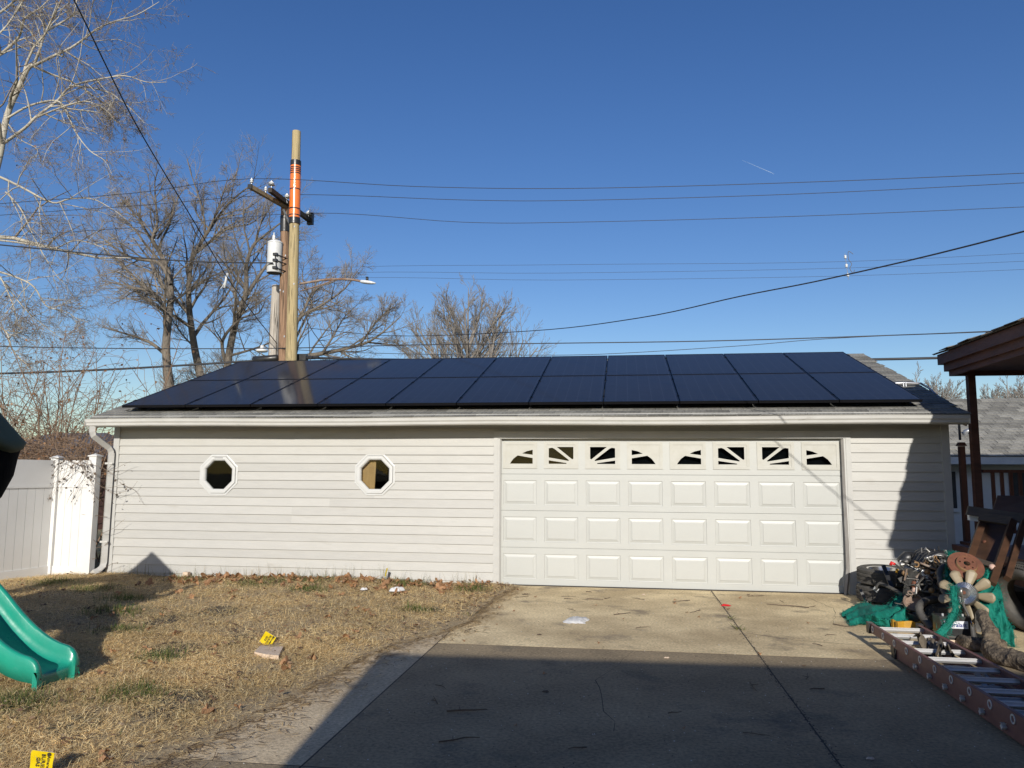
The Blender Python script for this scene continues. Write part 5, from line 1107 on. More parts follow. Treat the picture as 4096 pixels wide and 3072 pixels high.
# ---- text helper
def text(body, size, M, m, parent, name='lettering', bold=0.):
    cu = bpy.data.curves.new('t', 'FONT'); cu.body = body; cu.size = size; cu.align_x = 'CENTER'; cu.align_y = 'CENTER'; cu.offset = bold; cu.resolution_u = 2
    to_ = bpy.data.objects.new('t', cu); col.objects.link(to_); dg = bpy.context.evaluated_depsgraph_get(); me = bpy.data.meshes.new_from_object(to_.evaluated_get(dg)); bpy.data.objects.remove(to_)
    me.materials.clear(); me.materials.append(M_[m]); o = bpy.data.objects.new(name, me); col.objects.link(o); b = wloc(parent); me.transform(Matrix.Translation(-b) @ M); o.parent = parent; return o
def marker_flag(center, right, up, w_, h_, label, stem_to, letters=True):
    c = Vector(center); rgt = Vector(right).normalized(); upv = Vector(up).normalized(); nrm = rgt.cross(upv).normalized()
    o = thing('marker_flag', label, 'marker flag', tuple(stem_to), None, 'yellow gas marker flags')
    vs = []; n_ = 6
    for j in range(n_+1):
        for i in range(n_+1): vs.append(c+rgt*((i/n_-.5)*w_)+upv*((j/n_-.5)*h_)+nrm*(.003*math.sin(i*1.1+j*.7)))
    MB().add(vs, [(j*7+i, j*7+i+1, (j+1)*7+i+1, (j+1)*7+i) for j in range(n_) for i in range(n_)]).build('banner', 'flag', o, True)
    M0 = Matrix(((*[rgt[i] for i in range(0)],),)) if False else Matrix((( rgt.x, upv.x, nrm.x, c.x), (rgt.y, upv.y, nrm.y, c.y), (rgt.z, upv.z, nrm.z, c.z), (0, 0, 0, 1)))
    if letters:
        for body, sz, dy in (('Ameren', .022, .30), ('BURIED', .026, .06), ('GAS', .026, -.16)):
            text(body, sz*w_/.11, M0 @ Matrix.Translation((.0, dy*h_, .0045)), 'ink', o, 'lettering', .0006)
        MB().lathe([(.0, 0), (.010, 0), (.010, .0005)], 12, M0 @ Matrix.Translation((-.40*w_, .30*h_, .004))).build('emblem', 'ink', o)
    e = c-rgt*w_/2+upv*h_/2; MB().tube([e, c-rgt*w_/2-upv*h_/2, Vector(stem_to)], .0016, 5).build('wire_stem', 'galv', o)
# flag by the stone tile: seen in the photograph tilted, lettering running down to the right
ft = atZ(556, 1400); fc = V3(atY(578.5, 1381, float(ft[1])+.10)); vd = Vector(ray(578.5, 1381)).normalized(); rr_ = Vector(_r); uu_ = Vector(_u)
def tilt(a): return rr_*math.cos(R(a))+uu_*math.sin(R(a)), -rr_*math.sin(R(a))+uu_*math.cos(R(a))
r1, u1 = tilt(-122); marker_flag(fc, r1, u1, .115, .115, 'yellow gas marker flag bent over the flat stone on the lawn', (fc.x+.03, fc.y+.02, .0))
# flag by the bottom edge
fz = atZ(96, 1690); fc2 = V3(atY(90, 1646, float(fz[1]))); r1, u1 = tilt(-97); marker_flag(fc2, r1, u1, .115, .12, 'yellow gas marker flag at the bottom left edge', (fc2.x+.05, fc2.y+.02, .0))
fc3 = Vector((-1.62, -.24, .17)); marker_flag(fc3, (.45, -.8, .15), (.15, .05, 1), .10, .12, 'yellow marker flag seen edge-on by the garage wall', (-1.6, -.17, .0), False)
MB().beam((-1.58, -.18, .03), (-1.6, -.16, .09), .01, .008).build('debris', 'yellow', None).name = 'flag_stub'
tag(bpy.data.objects['flag_stub'], 'scrap of yellow flag material at the foot of the wall flag', 'flag scrap')
# flat stone under the flag
a, b_, c, d = (V3(atZ(x, y, .06)) for x, y in ((549, 1408), (602, 1416), (612, 1396), (563, 1394)))
mb = MB(); top = [a, b_, c, d]; mid = [(a+b_)/2+Vector((0, 0, -.006)), (c+d)/2+Vector((0, 0, -.008))]
mb.add([a, mid[0], b_, c, mid[1], d]+[p-Vector((0, 0, .035)) for p in (a, mid[0], b_, c, mid[1], d)], [(0, 1, 4, 5), (1, 2, 3, 4), (0, 1, 7, 6), (1, 2, 8, 7), (2, 3, 9, 8), (3, 4, 10, 9), (4, 5, 11, 10), (5, 0, 6, 11), (6, 7, 10, 11), (7, 8, 9, 10)])
tag(mb.build('flat_stone', 'stone'), 'flat pinkish tan stone lying under the yellow flag', 'stone')
# crumpled things
def crumple(name, c, sx, sy, hz, m, label, cat, n=12, seed=1, amp=.4):
    r_ = np.random.default_rng(seed); i, j = np.meshgrid(np.linspace(-1, 1, n), np.linspace(-1, 1, n)); h = r_.uniform(0, 1, (n, n)); e = np.clip(1-np.maximum(abs(i), abs(j))**3, 0, 1)
    z = hz*(e*(.35+.65*h))+.004; x = c[0]+i*sx/2*(1+amp*.25*r_.normal(size=(n, n))*.5)+.1*sx*np.sin(j*3); y = c[1]+j*sy/2*(1+amp*.25*r_.normal(size=(n, n))*.5); ix = np.arange(n*n).reshape(n, n)
    mb = MB(); mb.add(np.stack([x, y, c[2]+z], -1).reshape(-1, 3), np.stack([ix[:-1, :-1], ix[:-1, 1:], ix[1:, 1:], ix[1:, :-1]], -1).reshape(-1, 4).tolist()); return tag(mb.build(name, m, None, seed % 2 == 0), label, cat)
p = atZ(1245, 1342); crumple('plastic_bag', (p[0], p[1], .0), .24, .30, .045, 'plastic_bag', 'flat translucent plastic bag lying on the driveway', 'plastic bag', 14, 6)
p = atZ(857, 1278, .04); crumple('paper_scrap', (p[0], p[1], .05), .16, .16, .06, 'paper', 'crumpled white paper on the lawn right of the smaller scrap', 'litter', 8, 3)
p = atZ(786, 1276, .04); crumple('paper_scrap', (p[0], p[1], .05), .08, .08, .03, 'paper', 'small white scrap on the lawn near the wall', 'litter', 6, 5)
p = atZ(1568, 1309); crumple('wrapper', (p[0], p[1], .0), .11, .07, .025, 'red', 'torn red wrapper on the driveway joint', 'wrapper', 7, 7)
for i, (x, y) in enumerate(((1390, 1285), (1165, 1372), (1440, 1422), (1178, 1495), (1880, 1640))):
    p = atZ(x, y); crumple('bark_chip', (p[0], p[1], 0.), .045, .03, .012, 'twig' if i % 2 else 'stone', ('pale chip in front of the garage door', 'dark chip left of the shadow line', 'dark chip just inside the shadow', 'chip in the shaded driveway left of centre', 'chip near the bottom right of the driveway')[i], 'chip', 5, 11+i)
# block by the wall
MB().bx(-4.86, -4.78, -.16, -.08, .02, .085).build('wood_block', 'stone'); tag(bpy.data.objects['wood_block'], 'small tan block at the foot of the siding', 'block')

# ================================================================== junk pile by the right end of the garage
def mkM(c, z, x=None):
    """matrix with local z along z at c"""
    z = Vector(z).normalized(); x = Vector(x) if x is not None else z.orthogonal(); x = (x-z*x.dot(z)).normalized(); y = z.cross(x)
    return Matrix(((x.x, y.x, z.x, c[0]), (x.y, y.y, z.y, c[1]), (x.z, y.z, z.z, c[2]), (0, 0, 0, 1)))
def tyre(name, label, M, Rr, wd, rim=True, group='old tyres', dirty='black_rubber'):
    o = thing(name, label, 'tyre', tuple(M.translation), None, group); h = wd/2; Ri = Rr*.62
    n_ = 48; prof = [(Ri, -h*.62), (Ri+.012, -h*.80), (Rr*.82, -h), (Rr*.93, -h*.93), (Rr*.985, -h*.72), (Rr, -h*.4), (Rr, h*.4), (Rr*.985, h*.72), (Rr*.93, h*.93), (Rr*.82, h), (Ri+.012, h*.80), (Ri, h*.62)]
    MB().lathe(prof, n_, M, 0, True).build('carcass', dirty, o, True, auto=50)
    mb = MB()                                            # tread blocks
    for k in range(n_*2):
        a = 2*math.pi*k/(n_*2)
        for z, zz, sk in ((-h*.62, h*.26, .25), (-h*.20, h*.26, -.35), (h*.20, h*.26, .35), (h*.62, h*.26, -.25)):
            rt_ = Matrix.Rotation(a, 4, 'Z') @ Matrix.Translation((Rr*(1.0 if abs(z) < h*.5 else .988)+.003, 0, z)) @ Matrix.Rotation(sk, 4, 'X')
            MM = M @ rt_; d = (.014, 2*math.pi*Rr/(n_*2)*.74, zz*1.25); q = [MM @ Vector((sx*d[0]/2, sy*d[1]/2, sz*d[2]/2)) for sz in (-1, 1) for sx, sy in ((-1, -1), (1, -1), (1, 1), (-1, 1))]
            mb.add(q, [(4, 5, 6, 7), (0, 1, 5, 4), (1, 2, 6, 5), (2, 3, 7, 6), (3, 0, 4, 7)])
    tag(mb.build('tread', dirty, o), kind='stuff')
    if rim:
        MB().lathe([(Ri+.014, -h*.7), (Ri-.01, -h*.6), (Ri-.03, 0), (Ri-.012, h*.62), (Ri+.012, h*.78), (Ri+.008, h*.86), (Ri-.014, h*.80), (Ri-.035, h*.45), (Ri-.05, h*.25), (.09, h*.18), (.05, h*.35), (.0, h*.36)], 40, M).build('rim', 'alloy', o, True, auto=40)
        for k in range(5):
            a = k*2*math.pi/5; MB().lathe([(.012, 0), (.012, .02), (0, .02)], 6, M @ Matrix.Translation((.065*math.cos(a), .065*math.sin(a), h*.18))).build('lug_nut', 'galv', o)
    return o
tyc = atY(1911, 1240, -.66); TX = float(tyc[0])
tyre('tyre', 'upper tyre of the stack by the siding, with a polished alloy rim', Matrix.Translation((TX, -.60, .335)) @ Matrix.Rotation(R(3), 4, 'X'), .305, .205)
tyre('tyre', 'lower tyre of the stack, standing on the concrete under another', Matrix.Translation((TX-.01, -.58, .112)), .305, .205, False)
c = V3(atY(2207, 1270, -2.55)); tyre('tyre', 'dusty grey tyre standing upright at the far right of the pile', mkM((c.x+.12, -2.45, .36), (.85, .45, .3), (0, 0, 1)), .36, .24, False)
# engine
EC = V3(atY(2010, 1270, -1.75)); ex, ey = EC.x, -1.75
eng = thing('engine', 'greasy black car engine heaped in the middle of the junk', 'engine', (ex, ey, 0)); re_ = random.Random(12)
mb = MB(); mb.box((ex, ey, .30), (.42, .46, .40), Matrix.Rotation(R(12), 3, 'Y')); mb.box((ex-.02, ey, .08), (.40, .40, .20), None, .9); mb.build('block', 'engine', eng)
mb = MB(); mb.box((ex+.04, ey-.02, .60), (.30, .52, .10), Matrix.Rotation(R(14), 3, 'Y'), .85); mb.build('valve_cover', 'black_plastic', eng)
for k in range(5):
    y = ey-.22+k*.10; mb = MB(); mb.tube(smooth_path([(ex+.20, y, .50), (ex+.17, y, .66), (ex+.06, y-.01, .745), (ex-.08, y-.01, .70), (ex-.16, y, .56)], 3), .036, 10); mb.build('intake_runner', 'black_plastic', eng, True)
mb = MB(); mb.tube([(ex-.27, ey+.15, .62), (ex-.19, ey+.16, .66), (ex-.05, ey+.18, .67)], [.045, .075, .06], 14); mb.build('plenum', 'black_plastic', eng, True)
for k in range(90):                                       # brackets, bolts, connectors
    mb = MB(); p = Vector((ex+re_.uniform(-.26, .24), ey-.27+re_.uniform(-.05, .06), re_.uniform(.12, .72))); rot = Matrix.Rotation(re_.uniform(0, 3), 3, re_.choice('XYZ')) @ Matrix.Rotation(re_.uniform(-.6, .6), 3, 'X')
    kind = k % 4
    if kind == 0: mb.box(p, (re_.uniform(.02, .07), re_.uniform(.02, .05), re_.uniform(.015, .04)), rot)
    elif kind == 1: mb.lathe([(.0, -.012), (.022, -.012), (.022, .012), (.010, .014), (.010, .03), (0, .03)], 10, mkM(p, (re_.gauss(0, .5), -1, re_.gauss(0, .5))))
    elif kind == 2: mb.tube(smooth_path([p, p+Vector((re_.uniform(-.06, .06), -.04, re_.uniform(-.06, .06))), p+Vector((re_.uniform(-.12, .12), -.02, re_.uniform(-.12, .05)))], 4), re_.uniform(.005, .011), 6)
    else: mb.beam(p, p+Vector((re_.gauss(0, .06), -.02, re_.gauss(0, .06))), .02, .006)
    mb.build(('bracket', 'bolt', 'cable', 'bracket')[kind], re_.choice(['engine', 'engine_alu', 'black_plastic', 'engine_alu', 'engine']), eng, kind in (1, 2))
for k in range(16):                                       # bright bits along the top rail
    p = Vector((ex-.12+k*.022+re_.uniform(-.02, .02), ey-.2+re_.uniform(-.06, .12), .74+.03*math.sin(k*1.1)+re_.uniform(-.03, .03))); mb = MB(); mb.tube([p, p+Vector((re_.gauss(0, .02), re_.gauss(0, .02), re_.uniform(.02, .06)))], [.009, .006], 6); mb.build('injector', re_.choice(['engine_alu', 'engine', 'black_plastic', 'engine']), eng)
mb = MB(); mb.lathe([(.0, .0), (.038, .0), (.04, .02), (.018, .022), (.016, .012)], 16, mkM(V3(atY(1997, 1238, ey-.3)), (-.1, -1, .15))); mb.build('white_ring', 'porcelain', eng)
for k in range(7):
    mb = MB(); mb.tube(smooth_path([(ex-.24+re_.uniform(-.03, .05), ey-.30, .52-.03*k), (ex-.27, ey-.36, .44-.03*k), (ex-.22+.02*k, ey-.38, .33-.03*k), (ex-.16, ey-.34, .22)], 3), .008, 6); mb.build('loom', 'black_rubber', eng, True)
for k in range(80):                                       # loose fittings heaped over the front of the engine
    p = V3(atY(re_.uniform(1946, 2058), re_.uniform(1206, 1330), re_.uniform(-2.25, -2.02))); kind = k % 5; mb = MB(); ax = (re_.gauss(0, .7), -1, re_.gauss(0, .7))
    if p.z < .05: continue
    if kind == 0: mb.lathe([(.0, -.02), (.028, -.02), (.03, .0), (.022, .012), (.012, .012), (.010, .03), (0, .03)], 12, mkM(p, ax))
    elif kind == 1: mb.lathe([(.02, -.006), (.032, -.006), (.032, .006), (.02, .006)], 14, mkM(p, ax), 0, True)
    elif kind == 2: mb.tube(smooth_path([p+Vector((re_.gauss(0, .09), re_.gauss(0, .03), re_.gauss(0, .07))) for _ in range(4)], 4), re_.uniform(.006, .014), 7)
    elif kind == 3: mb.box(p, (re_.uniform(.03, .09), re_.uniform(.02, .05), re_.uniform(.02, .06)), Matrix.Rotation(re_.uniform(0, 3), 3, re_.choice('XYZ')), .8)
    else: mb.beam(p, p+Vector((re_.gauss(0, .09), -.02, re_.gauss(0, .07))), .025, .008)
    mb.build(('pulley', 'washer', 'cable', 'bracket', 'bracket')[kind], re_.choice(['engine', 'engine_alu', 'black_rubber', 'engine', 'rusty', 'black_rubber', 'engine_alu', 'engine', 'rust_tan']), eng, kind < 3)
# oil pan with pulley wheel, alternator and housings in front
mb = MB(); c = V3(atY(1972, 1302, ey-.45)); mb.lathe([(.085, -.04), (.10, -.03), (.10, .04), (.08, .05), (.075, .02), (.0, .015)], 20, mkM(c, (-.2, -1, .5))); tag(mb.build('gear_housing', 'rusty', None, True, auto=40), 'rusty round gear housing left of the bent hose', 'car part')
mb = MB(); c = V3(atY(1990, 1338, -2.35)); c.z = .10; mb.lathe([(.0, -.07), (.125, -.07), (.13, -.06), (.13, .05), (.122, .055), (.118, .04), (.0, .035)], 28, mkM(c, (0, 0, 1))); tag(mb.build('black_pan', 'black_plastic', None, True, auto=40), 'round black pan behind the yellow bracket', 'pan')
al = V3(atY(2020, 1326, -2.3)); o = thing('alternator', 'dark round alternator with rusty hub beside the hose end', 'alternator', tuple(al)); MB().lathe([(.0, -.12), (.08, -.12), (.085, -.1), (.085, .0), (.075, .025), (.03, .03)], 24, mkM(al, (-.15, -1, .1))).build('body', 'engine', o, True, auto=40)
MB().lathe([(.034, .02), (.036, .035), (.022, .04), (.015, .025), (.0, .025)], 16, mkM(al, (-.15, -1, .1))).build('hub', 'rust_tan', o, True, auto=40)
for k in range(9):
    a = k*.698; MB().box(mkM(al, (-.15, -1, .1)) @ Vector((.068*math.cos(a), .068*math.sin(a), .02)), (.012, .012, .02)).build('fin', 'engine_alu', o)
# wheels of belts / extra dark mass under the engine so it stands on something
mb = MB(); mb.box((ex+.18, -2.15, .17), (.46, .40, .34), Matrix.Rotation(R(20), 3, 'Z')); mb.box((ex+.02, -2.3, .12), (.4, .3, .24)); tag(mb.build('gearbox', 'engine'), 'dark oily gearbox lying under the fan', 'gearbox')
# hoses
def hose(label, P_, r_, m='black_rubber', cat='hose'):
    pts = smooth_path([V3(atY(*p)) for p in P_], 5); mb = MB(); mb.tube(pts, r_, 14, False); d = (pts[-1]-pts[-2]).normalized(); mb.tube([pts[-1], pts[-1]-d*.05], [r_*.82, r_*.80], 14, True); mb.tube([pts[0], pts[0]+(pts[1]-pts[0]).normalized()*.03], [r_*.82, r_*.8], 14, True)
    return tag(mb.build('rubber_hose', m, None, True, auto=60), label, cat)
hose('long thick black hose curving down across the fan blades', [(2062, 1228, -2.2), (2040, 1224, -2.3), (2030, 1238, -2.45), (2036, 1268, -2.6), (2052, 1296, -2.75), (2070, 1318, -2.8)], .032)
hose('short bent black hose with its open end facing down', [(2020, 1296, -2.3), (1998, 1299, -2.45), (1986, 1312, -2.55), (1990, 1328, -2.6), (2003, 1345, -2.68), (2012, 1358, -2.72)], .040)
# grey steering rod
mb = MB(); P_ = [V3(atY(*p)) for p in ((1892, 1273, -1.35), (1899, 1262, -1.38), (1906, 1262, -1.42), (1935, 1276, -1.6), (1965, 1296, -1.85), (1986, 1312, -2.0))]; mb.tube(smooth_path(P_, 4), .021, 10); rod = mb.build('shaft', 'black_rubber', None, True); mb = MB(); mb.tube([P_[-1], P_[-1].lerp(P_[-2], -.35)], [.026, .010], 10); tag(rod, 'grey steering shaft with bent end in front of the tyres', 'steering shaft'); mb.build('boot', 'pinkish', rod, True); mb = MB(); mb.box(P_[0], (.05, .03, .05), Matrix.Rotation(.6, 3, 'Y')); mb.build('yoke', 'galv', rod); rod.name = 'steering_shaft'
# black flat bars across the tyres
def bar(label, a, b, w_, h_, m='black_plastic', name='flat_bar', cat='metal bar'):
    mb = MB(); mb.beam(V3(atY(*a)), V3(atY(*b)), w_, h_, (0, -1, .3)); return tag(mb.build(name, m), label, cat)
bar('flat black bar leaning over the shiny rim', (1908, 1221, -1.02), (1930, 1278, -1.3), .05, .012)
bar('thin black bar lying against the lower tyre, left piece', (1858, 1273, -1.05), (1880, 1318, -1.15), .035, .012)
bar('long black bar slanting in front of the lower tyre', (1884, 1328, -1.2), (1945, 1281, -1.5), .035, .016)
# red cable end and yellow dipstick
mb = MB(); P_ = [V3(atY(*p)) for p in ((1925, 1218, -1.5), (1934, 1219, -1.52), (1944, 1226, -1.6), (1955, 1234, -1.65))]; mb.tube(smooth_path(P_[1:], 4), .010, 8); rc = mb.build('battery_cable', 'black_rubber', None, True); MB().tube([P_[0]+Vector((-.01, 0, -.015)), P_[0]+Vector((.005, 0, .012)), P_[1]], [.018, .022, .015], 8).build('terminal_cap', 'red', rc, True); tag(rc, 'black cable with a red cap sticking up beside the rim', 'cable')
mb = MB(); P_ = [V3(atY(*p)) for p in ((1936, 1265, -1.5), (1936, 1246, -1.5), (1936.5, 1238, -1.5))]; mb.tube(P_, .005, 6); rc = mb.build('dipstick', 'black_plastic'); MB().tube([P_[2], P_[2]+Vector((.01, 0, .05))], [.014, .018], 8).build('handle', 'yellow', rc, True); tag(rc, 'dipstick with a yellow handle in front of the upper tyre', 'dipstick')
# rusted knob and pale boots in the wiring
for i, (x, y, m, lb) in enumerate(((1975, 1262, 'rust', 'rust brown crumpled cap in the wiring'), (1976, 1275, 'pinkish', 'pale ribbed boot under the rust brown cap'), (1979, 1297, 'pinkish', 'tan rubber boot below the engine'))):
    c = V3(atY(x, y, ey-.42)); mb = MB(); mb.lathe([(.02, -.04), (.032, -.03), (.026, -.015), (.034, 0), (.028, .015), (.03, .03), (.0, .035)], 12, mkM(c, (.2, -.3, 1))); tag(mb.build('rubber_boot' if i else 'rusty_cap', m, None, True), lb, 'car part')
# yellow bracket
yb = V3(atY(1953, 1358, -2.5)); yo = thing('yellow_bracket', 'dirty yellow plastic bracket on the ground behind the ladder', 'bracket', (yb.x, yb.y, 0)); mb = MB()
for i in range(9):
    a0, a1 = math.pi*(.02+.105*i), math.pi*(.02+.105*(i+1)); f = lambda a, z: (yb.x+.02-.15*math.cos(a), yb.y-.10*math.sin(a), z+.01*math.sin(a*5)); mb.add([f(a0, .01), f(a1, .01), f(a1, .11), f(a0, .11)], [(0, 1, 2, 3)])
o = mb.build('shell', 'yellow', yo); md = o.modifiers.new('t', 'SOLIDIFY'); md.thickness = .008; mb = MB(); mb.box((yb.x-.06, yb.y-.09, .07), (.10, .03, .08), Matrix.Rotation(.4, 3, 'Z')); mb.build('lug', 'yellow', yo)
# cooling fan with finned clutch
FC = V3(atY(2086, 1284, -2.95)); vdir = (Vector(CAM)-FC).normalized(); FM = mkM(FC, vdir+Vector((-.25, 0, .25)), (1, 0, 0)); fan = thing('cooling_fan', 'tan plastic radiator fan with finned metal hub', 'fan', tuple(FC))
sc = (FC-Vector(CAM)).length/1665.*.74; RF = 63*sc; RC = 27*sc
for k in range(9):
    a = math.radians(67+k*40); mb = MB(); vs = []; nb = 7
    for i in range(nb):
        t = i/(nb-1); r_ = RC*.85+(RF-RC*.85)*t; hw = (.26+.56*math.sin(math.pi*min(t*.50+.06, 1)))*RF*.225*(1 if t < .97 else .84); tw = .62-.25*t
        for s_ in (-1, -.35, .35, 1):
            lx = r_-(.018 if (i == nb-1 and abs(s_) == 1) else 0); ly = s_*hw-.12*hw; lz = -.01+ly*math.tan(tw)*.75+.003*(1-s_*s_); q = Matrix.Rotation(a, 4, 'Z') @ Vector((lx, ly, lz)); vs.append(FM @ q)
    mb.add(vs, [(i*4+j, i*4+j+1, i*4+j+5, i*4+j+4) for i in range(nb-1) for j in range(3)]); o = mb.build('blade', 'fan', fan, True); md = o.modifiers.new('t', 'SOLIDIFY'); md.thickness = .005
FM2 = FM @ Matrix.Translation((0, 0, .04)); MB().lathe([(.0, -.05), (RC*1.02, -.05), (RC*1.02, .008), (RC*.96, .014), (RC*.5, .016), (RC*.48, .028), (RC*.40, .032), (0, .032)], 40, FM2).build('clutch', 'engine', fan, True, auto=35)
for k in range(44):
    a = k*2*math.pi/44; d = Vector((math.cos(a+.12), math.sin(a+.12), 0)); e = Vector((math.cos(a), math.sin(a), 0)); p = FM2 @ (e*RC*.5+Vector((0, 0, .018))); q = FM2 @ (d*RC*.97+Vector((0, 0, .018))); MB().beam(p, q, .0052, .014, tuple(vdir)).build('cooling_fin', 'alloy', fan)
MB().lathe([(.018, .03), (.018, .042), (0, .043)], 12, FM2).build('hub_bolt', 'rust', fan, True, auto=40)
MB().box(FM2 @ Vector((0, RC*.22, .034)), (.05, .006, .004)).box(FM2 @ Vector((0, RC*.22, .036)), (.005, .006, .03)).build('bimetal_strip', 'dark', fan)
# thin black hose hanging in front of the fan
P_ = [V3(atY(*p)) for p in ((2078, 1290, -3.06), (2081, 1306, -3.1), (2090, 1325, -3.12), (2096, 1340, -3.14))]; mb = MB(); mb.tube(smooth_path(P_, 4), .013, 10); h_ = mb.build('brake_hose', 'black_rubber', None, True); MB().tube([P_[-1], P_[-1]+(P_[-1]-P_[-2])*.9], [.010, .006], 8).build('fitting', 'alloy', h_, True); MB().tube([P_[0]+Vector((-.005, 0, .09)), P_[0]+Vector((-.012, -.01, .05)), P_[0]], [.018, .018, .013], 8).build('crimp', 'engine_alu', h_, True); tag(h_, 'short brake hose with metal fitting hanging over the fan hub', 'hose')
# brake rotor
RCn = V3(atY(2086, 1223, -2.75)); RM = mkM(RCn, (.02, -.72, .71), (1, 0, 0)); s2 = (RCn-Vector(CAM)).length/1665.*.76; RR = 40*s2
rot_ = thing('brake_rotor', 'rusty brake rotor propped on the tarp above the fan', 'brake rotor', tuple(RCn))
mb = MB(); mb.lathe([(RR*.58, -.012), (RR, -.012), (RR, .012), (RR*.62, .012), (RR*.585, .018)], 48, RM, 0, True); mb.build('disc', 'rust', rot_, True, auto=35)
mb = MB(); mb.lathe([(RR*.585, .0), (RR*.585, .02), (RR*.57, .045), (RR*.545, .05), (RR*.54, .045), (RR*.56, 0)], 48, RM, 0, True); mb.build('hat_edge', 'rust_tan', rot_, True, auto=35)
hl = [[(RR*.18*math.cos(a), RR*.18*math.sin(a)) for a in np.linspace(0, 2*math.pi, 24, endpoint=False)]]+[[(RR*.38*math.cos(b)+.010*math.cos(a), RR*.38*math.sin(b)+.010*math.sin(a)) for a in np.linspace(0, 2*math.pi, 8, endpoint=False)] for b in np.arange(5)*2*math.pi/5+.3]
MB().plate([(RR*.545*math.cos(a), RR*.545*math.sin(a)) for a in np.linspace(0, 2*math.pi, 40, endpoint=False)], hl, RM @ Matrix.Translation((0, 0, .036)), .010).build('hat', 'rust', rot_)
# torn green tarps
def tarp(name, label, ctrl, nu, nv, amp, seed, thick=.003, fr=True):
    """ctrl: rows of 3-D points; surface through them with wrinkles and a frayed edge"""
    r_ = np.random.default_rng(seed); C_ = np.array([[tuple(p) for p in row] for row in ctrl]); nr_, nc_ = C_.shape[:2]; u = np.linspace(0, nr_-1, nu); v = np.linspace(0, nc_-1, nv); S_ = np.zeros((nu, nv, 3))
    for k in range(3):
        rows = np.array([np.interp(v, np.arange(nc_), C_[i, :, k]) for i in range(nr_)]); S_[:, :, k] = np.array([np.interp(u, np.arange(nr_), rows[:, j]) for j in range(nv)]).T
    uu, vv_ = np.meshgrid(np.linspace(0, 1, nu), np.linspace(0, 1, nv), indexing='ij')
    w1 = np.sin(vv_*17+3*np.sin(uu*5+seed))*.5+np.sin(vv_*31+uu*9+seed)*.3+np.sin(uu*23+vv_*13)*.25+r_.normal(0, .15, (nu, nv)); S_[:, :, 1] -= amp*w1; S_[:, :, 2] += amp*.55*np.sin(uu*19+vv_*11+seed)+amp*.10*r_.normal(size=(nu, nv)); S_[:, :, 2] = np.maximum(S_[:, :, 2], .006)
    ix = np.arange(nu*nv).reshape(nu, nv); q = np.stack([ix[:-1, :-1], ix[:-1, 1:], ix[1:, 1:], ix[1:, :-1]], -1).reshape(-1, 4)
    ctr = S_.reshape(-1, 3).mean(0); o = thing(name, label, 'tarp', (float(ctr[0]), float(ctr[1]), 0), None, 'torn green tarp pieces')
    MB().add(S_.reshape(-1, 3), q.tolist()).build('cloth', 'tarp', o, True)
    if fr:                                               # frayed threads along the borders
        e = np.concatenate([S_[0], S_[-1], S_[:, 0], S_[:, -1]]); n = 800; p = e[r_.integers(0, len(e), n)]+r_.normal(0, .008, (n, 3)); d = r_.normal(0, 1, (n, 3)); d[:, 2] -= .7; d /= np.linalg.norm(d, axis=1, keepdims=True); l = r_.uniform(.015, .06, n)[:, None]; s = np.cross(d, r_.normal(size=(n, 3))); s /= np.linalg.norm(s, axis=1, keepdims=True); wd = .0018
        q2 = p+d*l; q2[:, 2] = np.maximum(q2[:, 2], .004); p[:, 2] = np.maximum(p[:, 2], .006); vv2 = np.stack([p-s*wd, p+s*wd, q2+s*wd*.4, q2-s*wd*.4], 1).reshape(-1, 3); tag(rawmesh('frayed_threads', vv2, np.arange(4*n).reshape(-1, 4), 'tarp', o), kind='stuff')
    return o
def rowY(Y0, pts, dy=0.): return [V3(atY(x, y, Y0+dy*i)) for i, (x, y) in enumerate(pts)]
g_ = lambda *pts: [V3(atZ(x, y, z)) for x, y, z in pts]
tarp('green_tarp', 'heap of torn green tarp on the concrete left of the ladder', [g_((1825, 1324, .01), (1850, 1308, .03), (1885, 1306, .10), (1915, 1310, .12), (1945, 1300, .16)), g_((1818, 1330, .01), (1850, 1318, .07), (1885, 1316, .16), (1920, 1316, .14), (1950, 1306, .20)), g_((1830, 1338, .01), (1860, 1332, .08), (1895, 1332, .14), (1925, 1334, .10), (1955, 1322, .16)), g_((1836, 1350, .01), (1868, 1346, .03), (1900, 1348, .05), (1930, 1352, .04), (1960, 1350, .06))], 46, 60, .045, 4)
tarp('green_tarp', 'green tarp flap rising between the tyres and the engine', [rowY(-1.75, ((1943, 1288), (1952, 1286), (1962, 1296))), rowY(-1.9, ((1925, 1304), (1945, 1306), (1960, 1312))), rowY(-2.1, ((1912, 1322), (1938, 1326), (1956, 1332)))], 26, 22, .012, 5)
tarp('green_tarp', 'green tarp draped down the right side of the pile', [rowY(-2.6, ((2110, 1226), (2122, 1228), (2134, 1236), (2144, 1246))), rowY(-2.75, ((2108, 1252), (2126, 1258), (2146, 1266), (2160, 1274))), rowY(-2.95, ((2112, 1290), (2130, 1296), (2152, 1300), (2166, 1304))), rowY(-3.1, ((2128, 1330), (2144, 1336), (2160, 1340), (2182, 1344))), rowY(-3.15, ((2138, 1372), (2150, 1380), (2166, 1388), (2190, 1394)))], 54, 40, .040, 6)
tarp('green_tarp', 'green tarp bunched behind the rotor and fan blades', [rowY(-2.5, ((2046, 1196), (2056, 1192), (2066, 1196), (2078, 1206))), rowY(-2.55, ((2044, 1225), (2056, 1226), (2072, 1232), (2092, 1238))), rowY(-2.6, ((2042, 1252), (2056, 1256), (2076, 1262), (2104, 1262))), rowY(-2.65, ((2046, 1278), (2060, 1282), (2080, 1284), (2110, 1282)))], 36, 34, .026, 7)
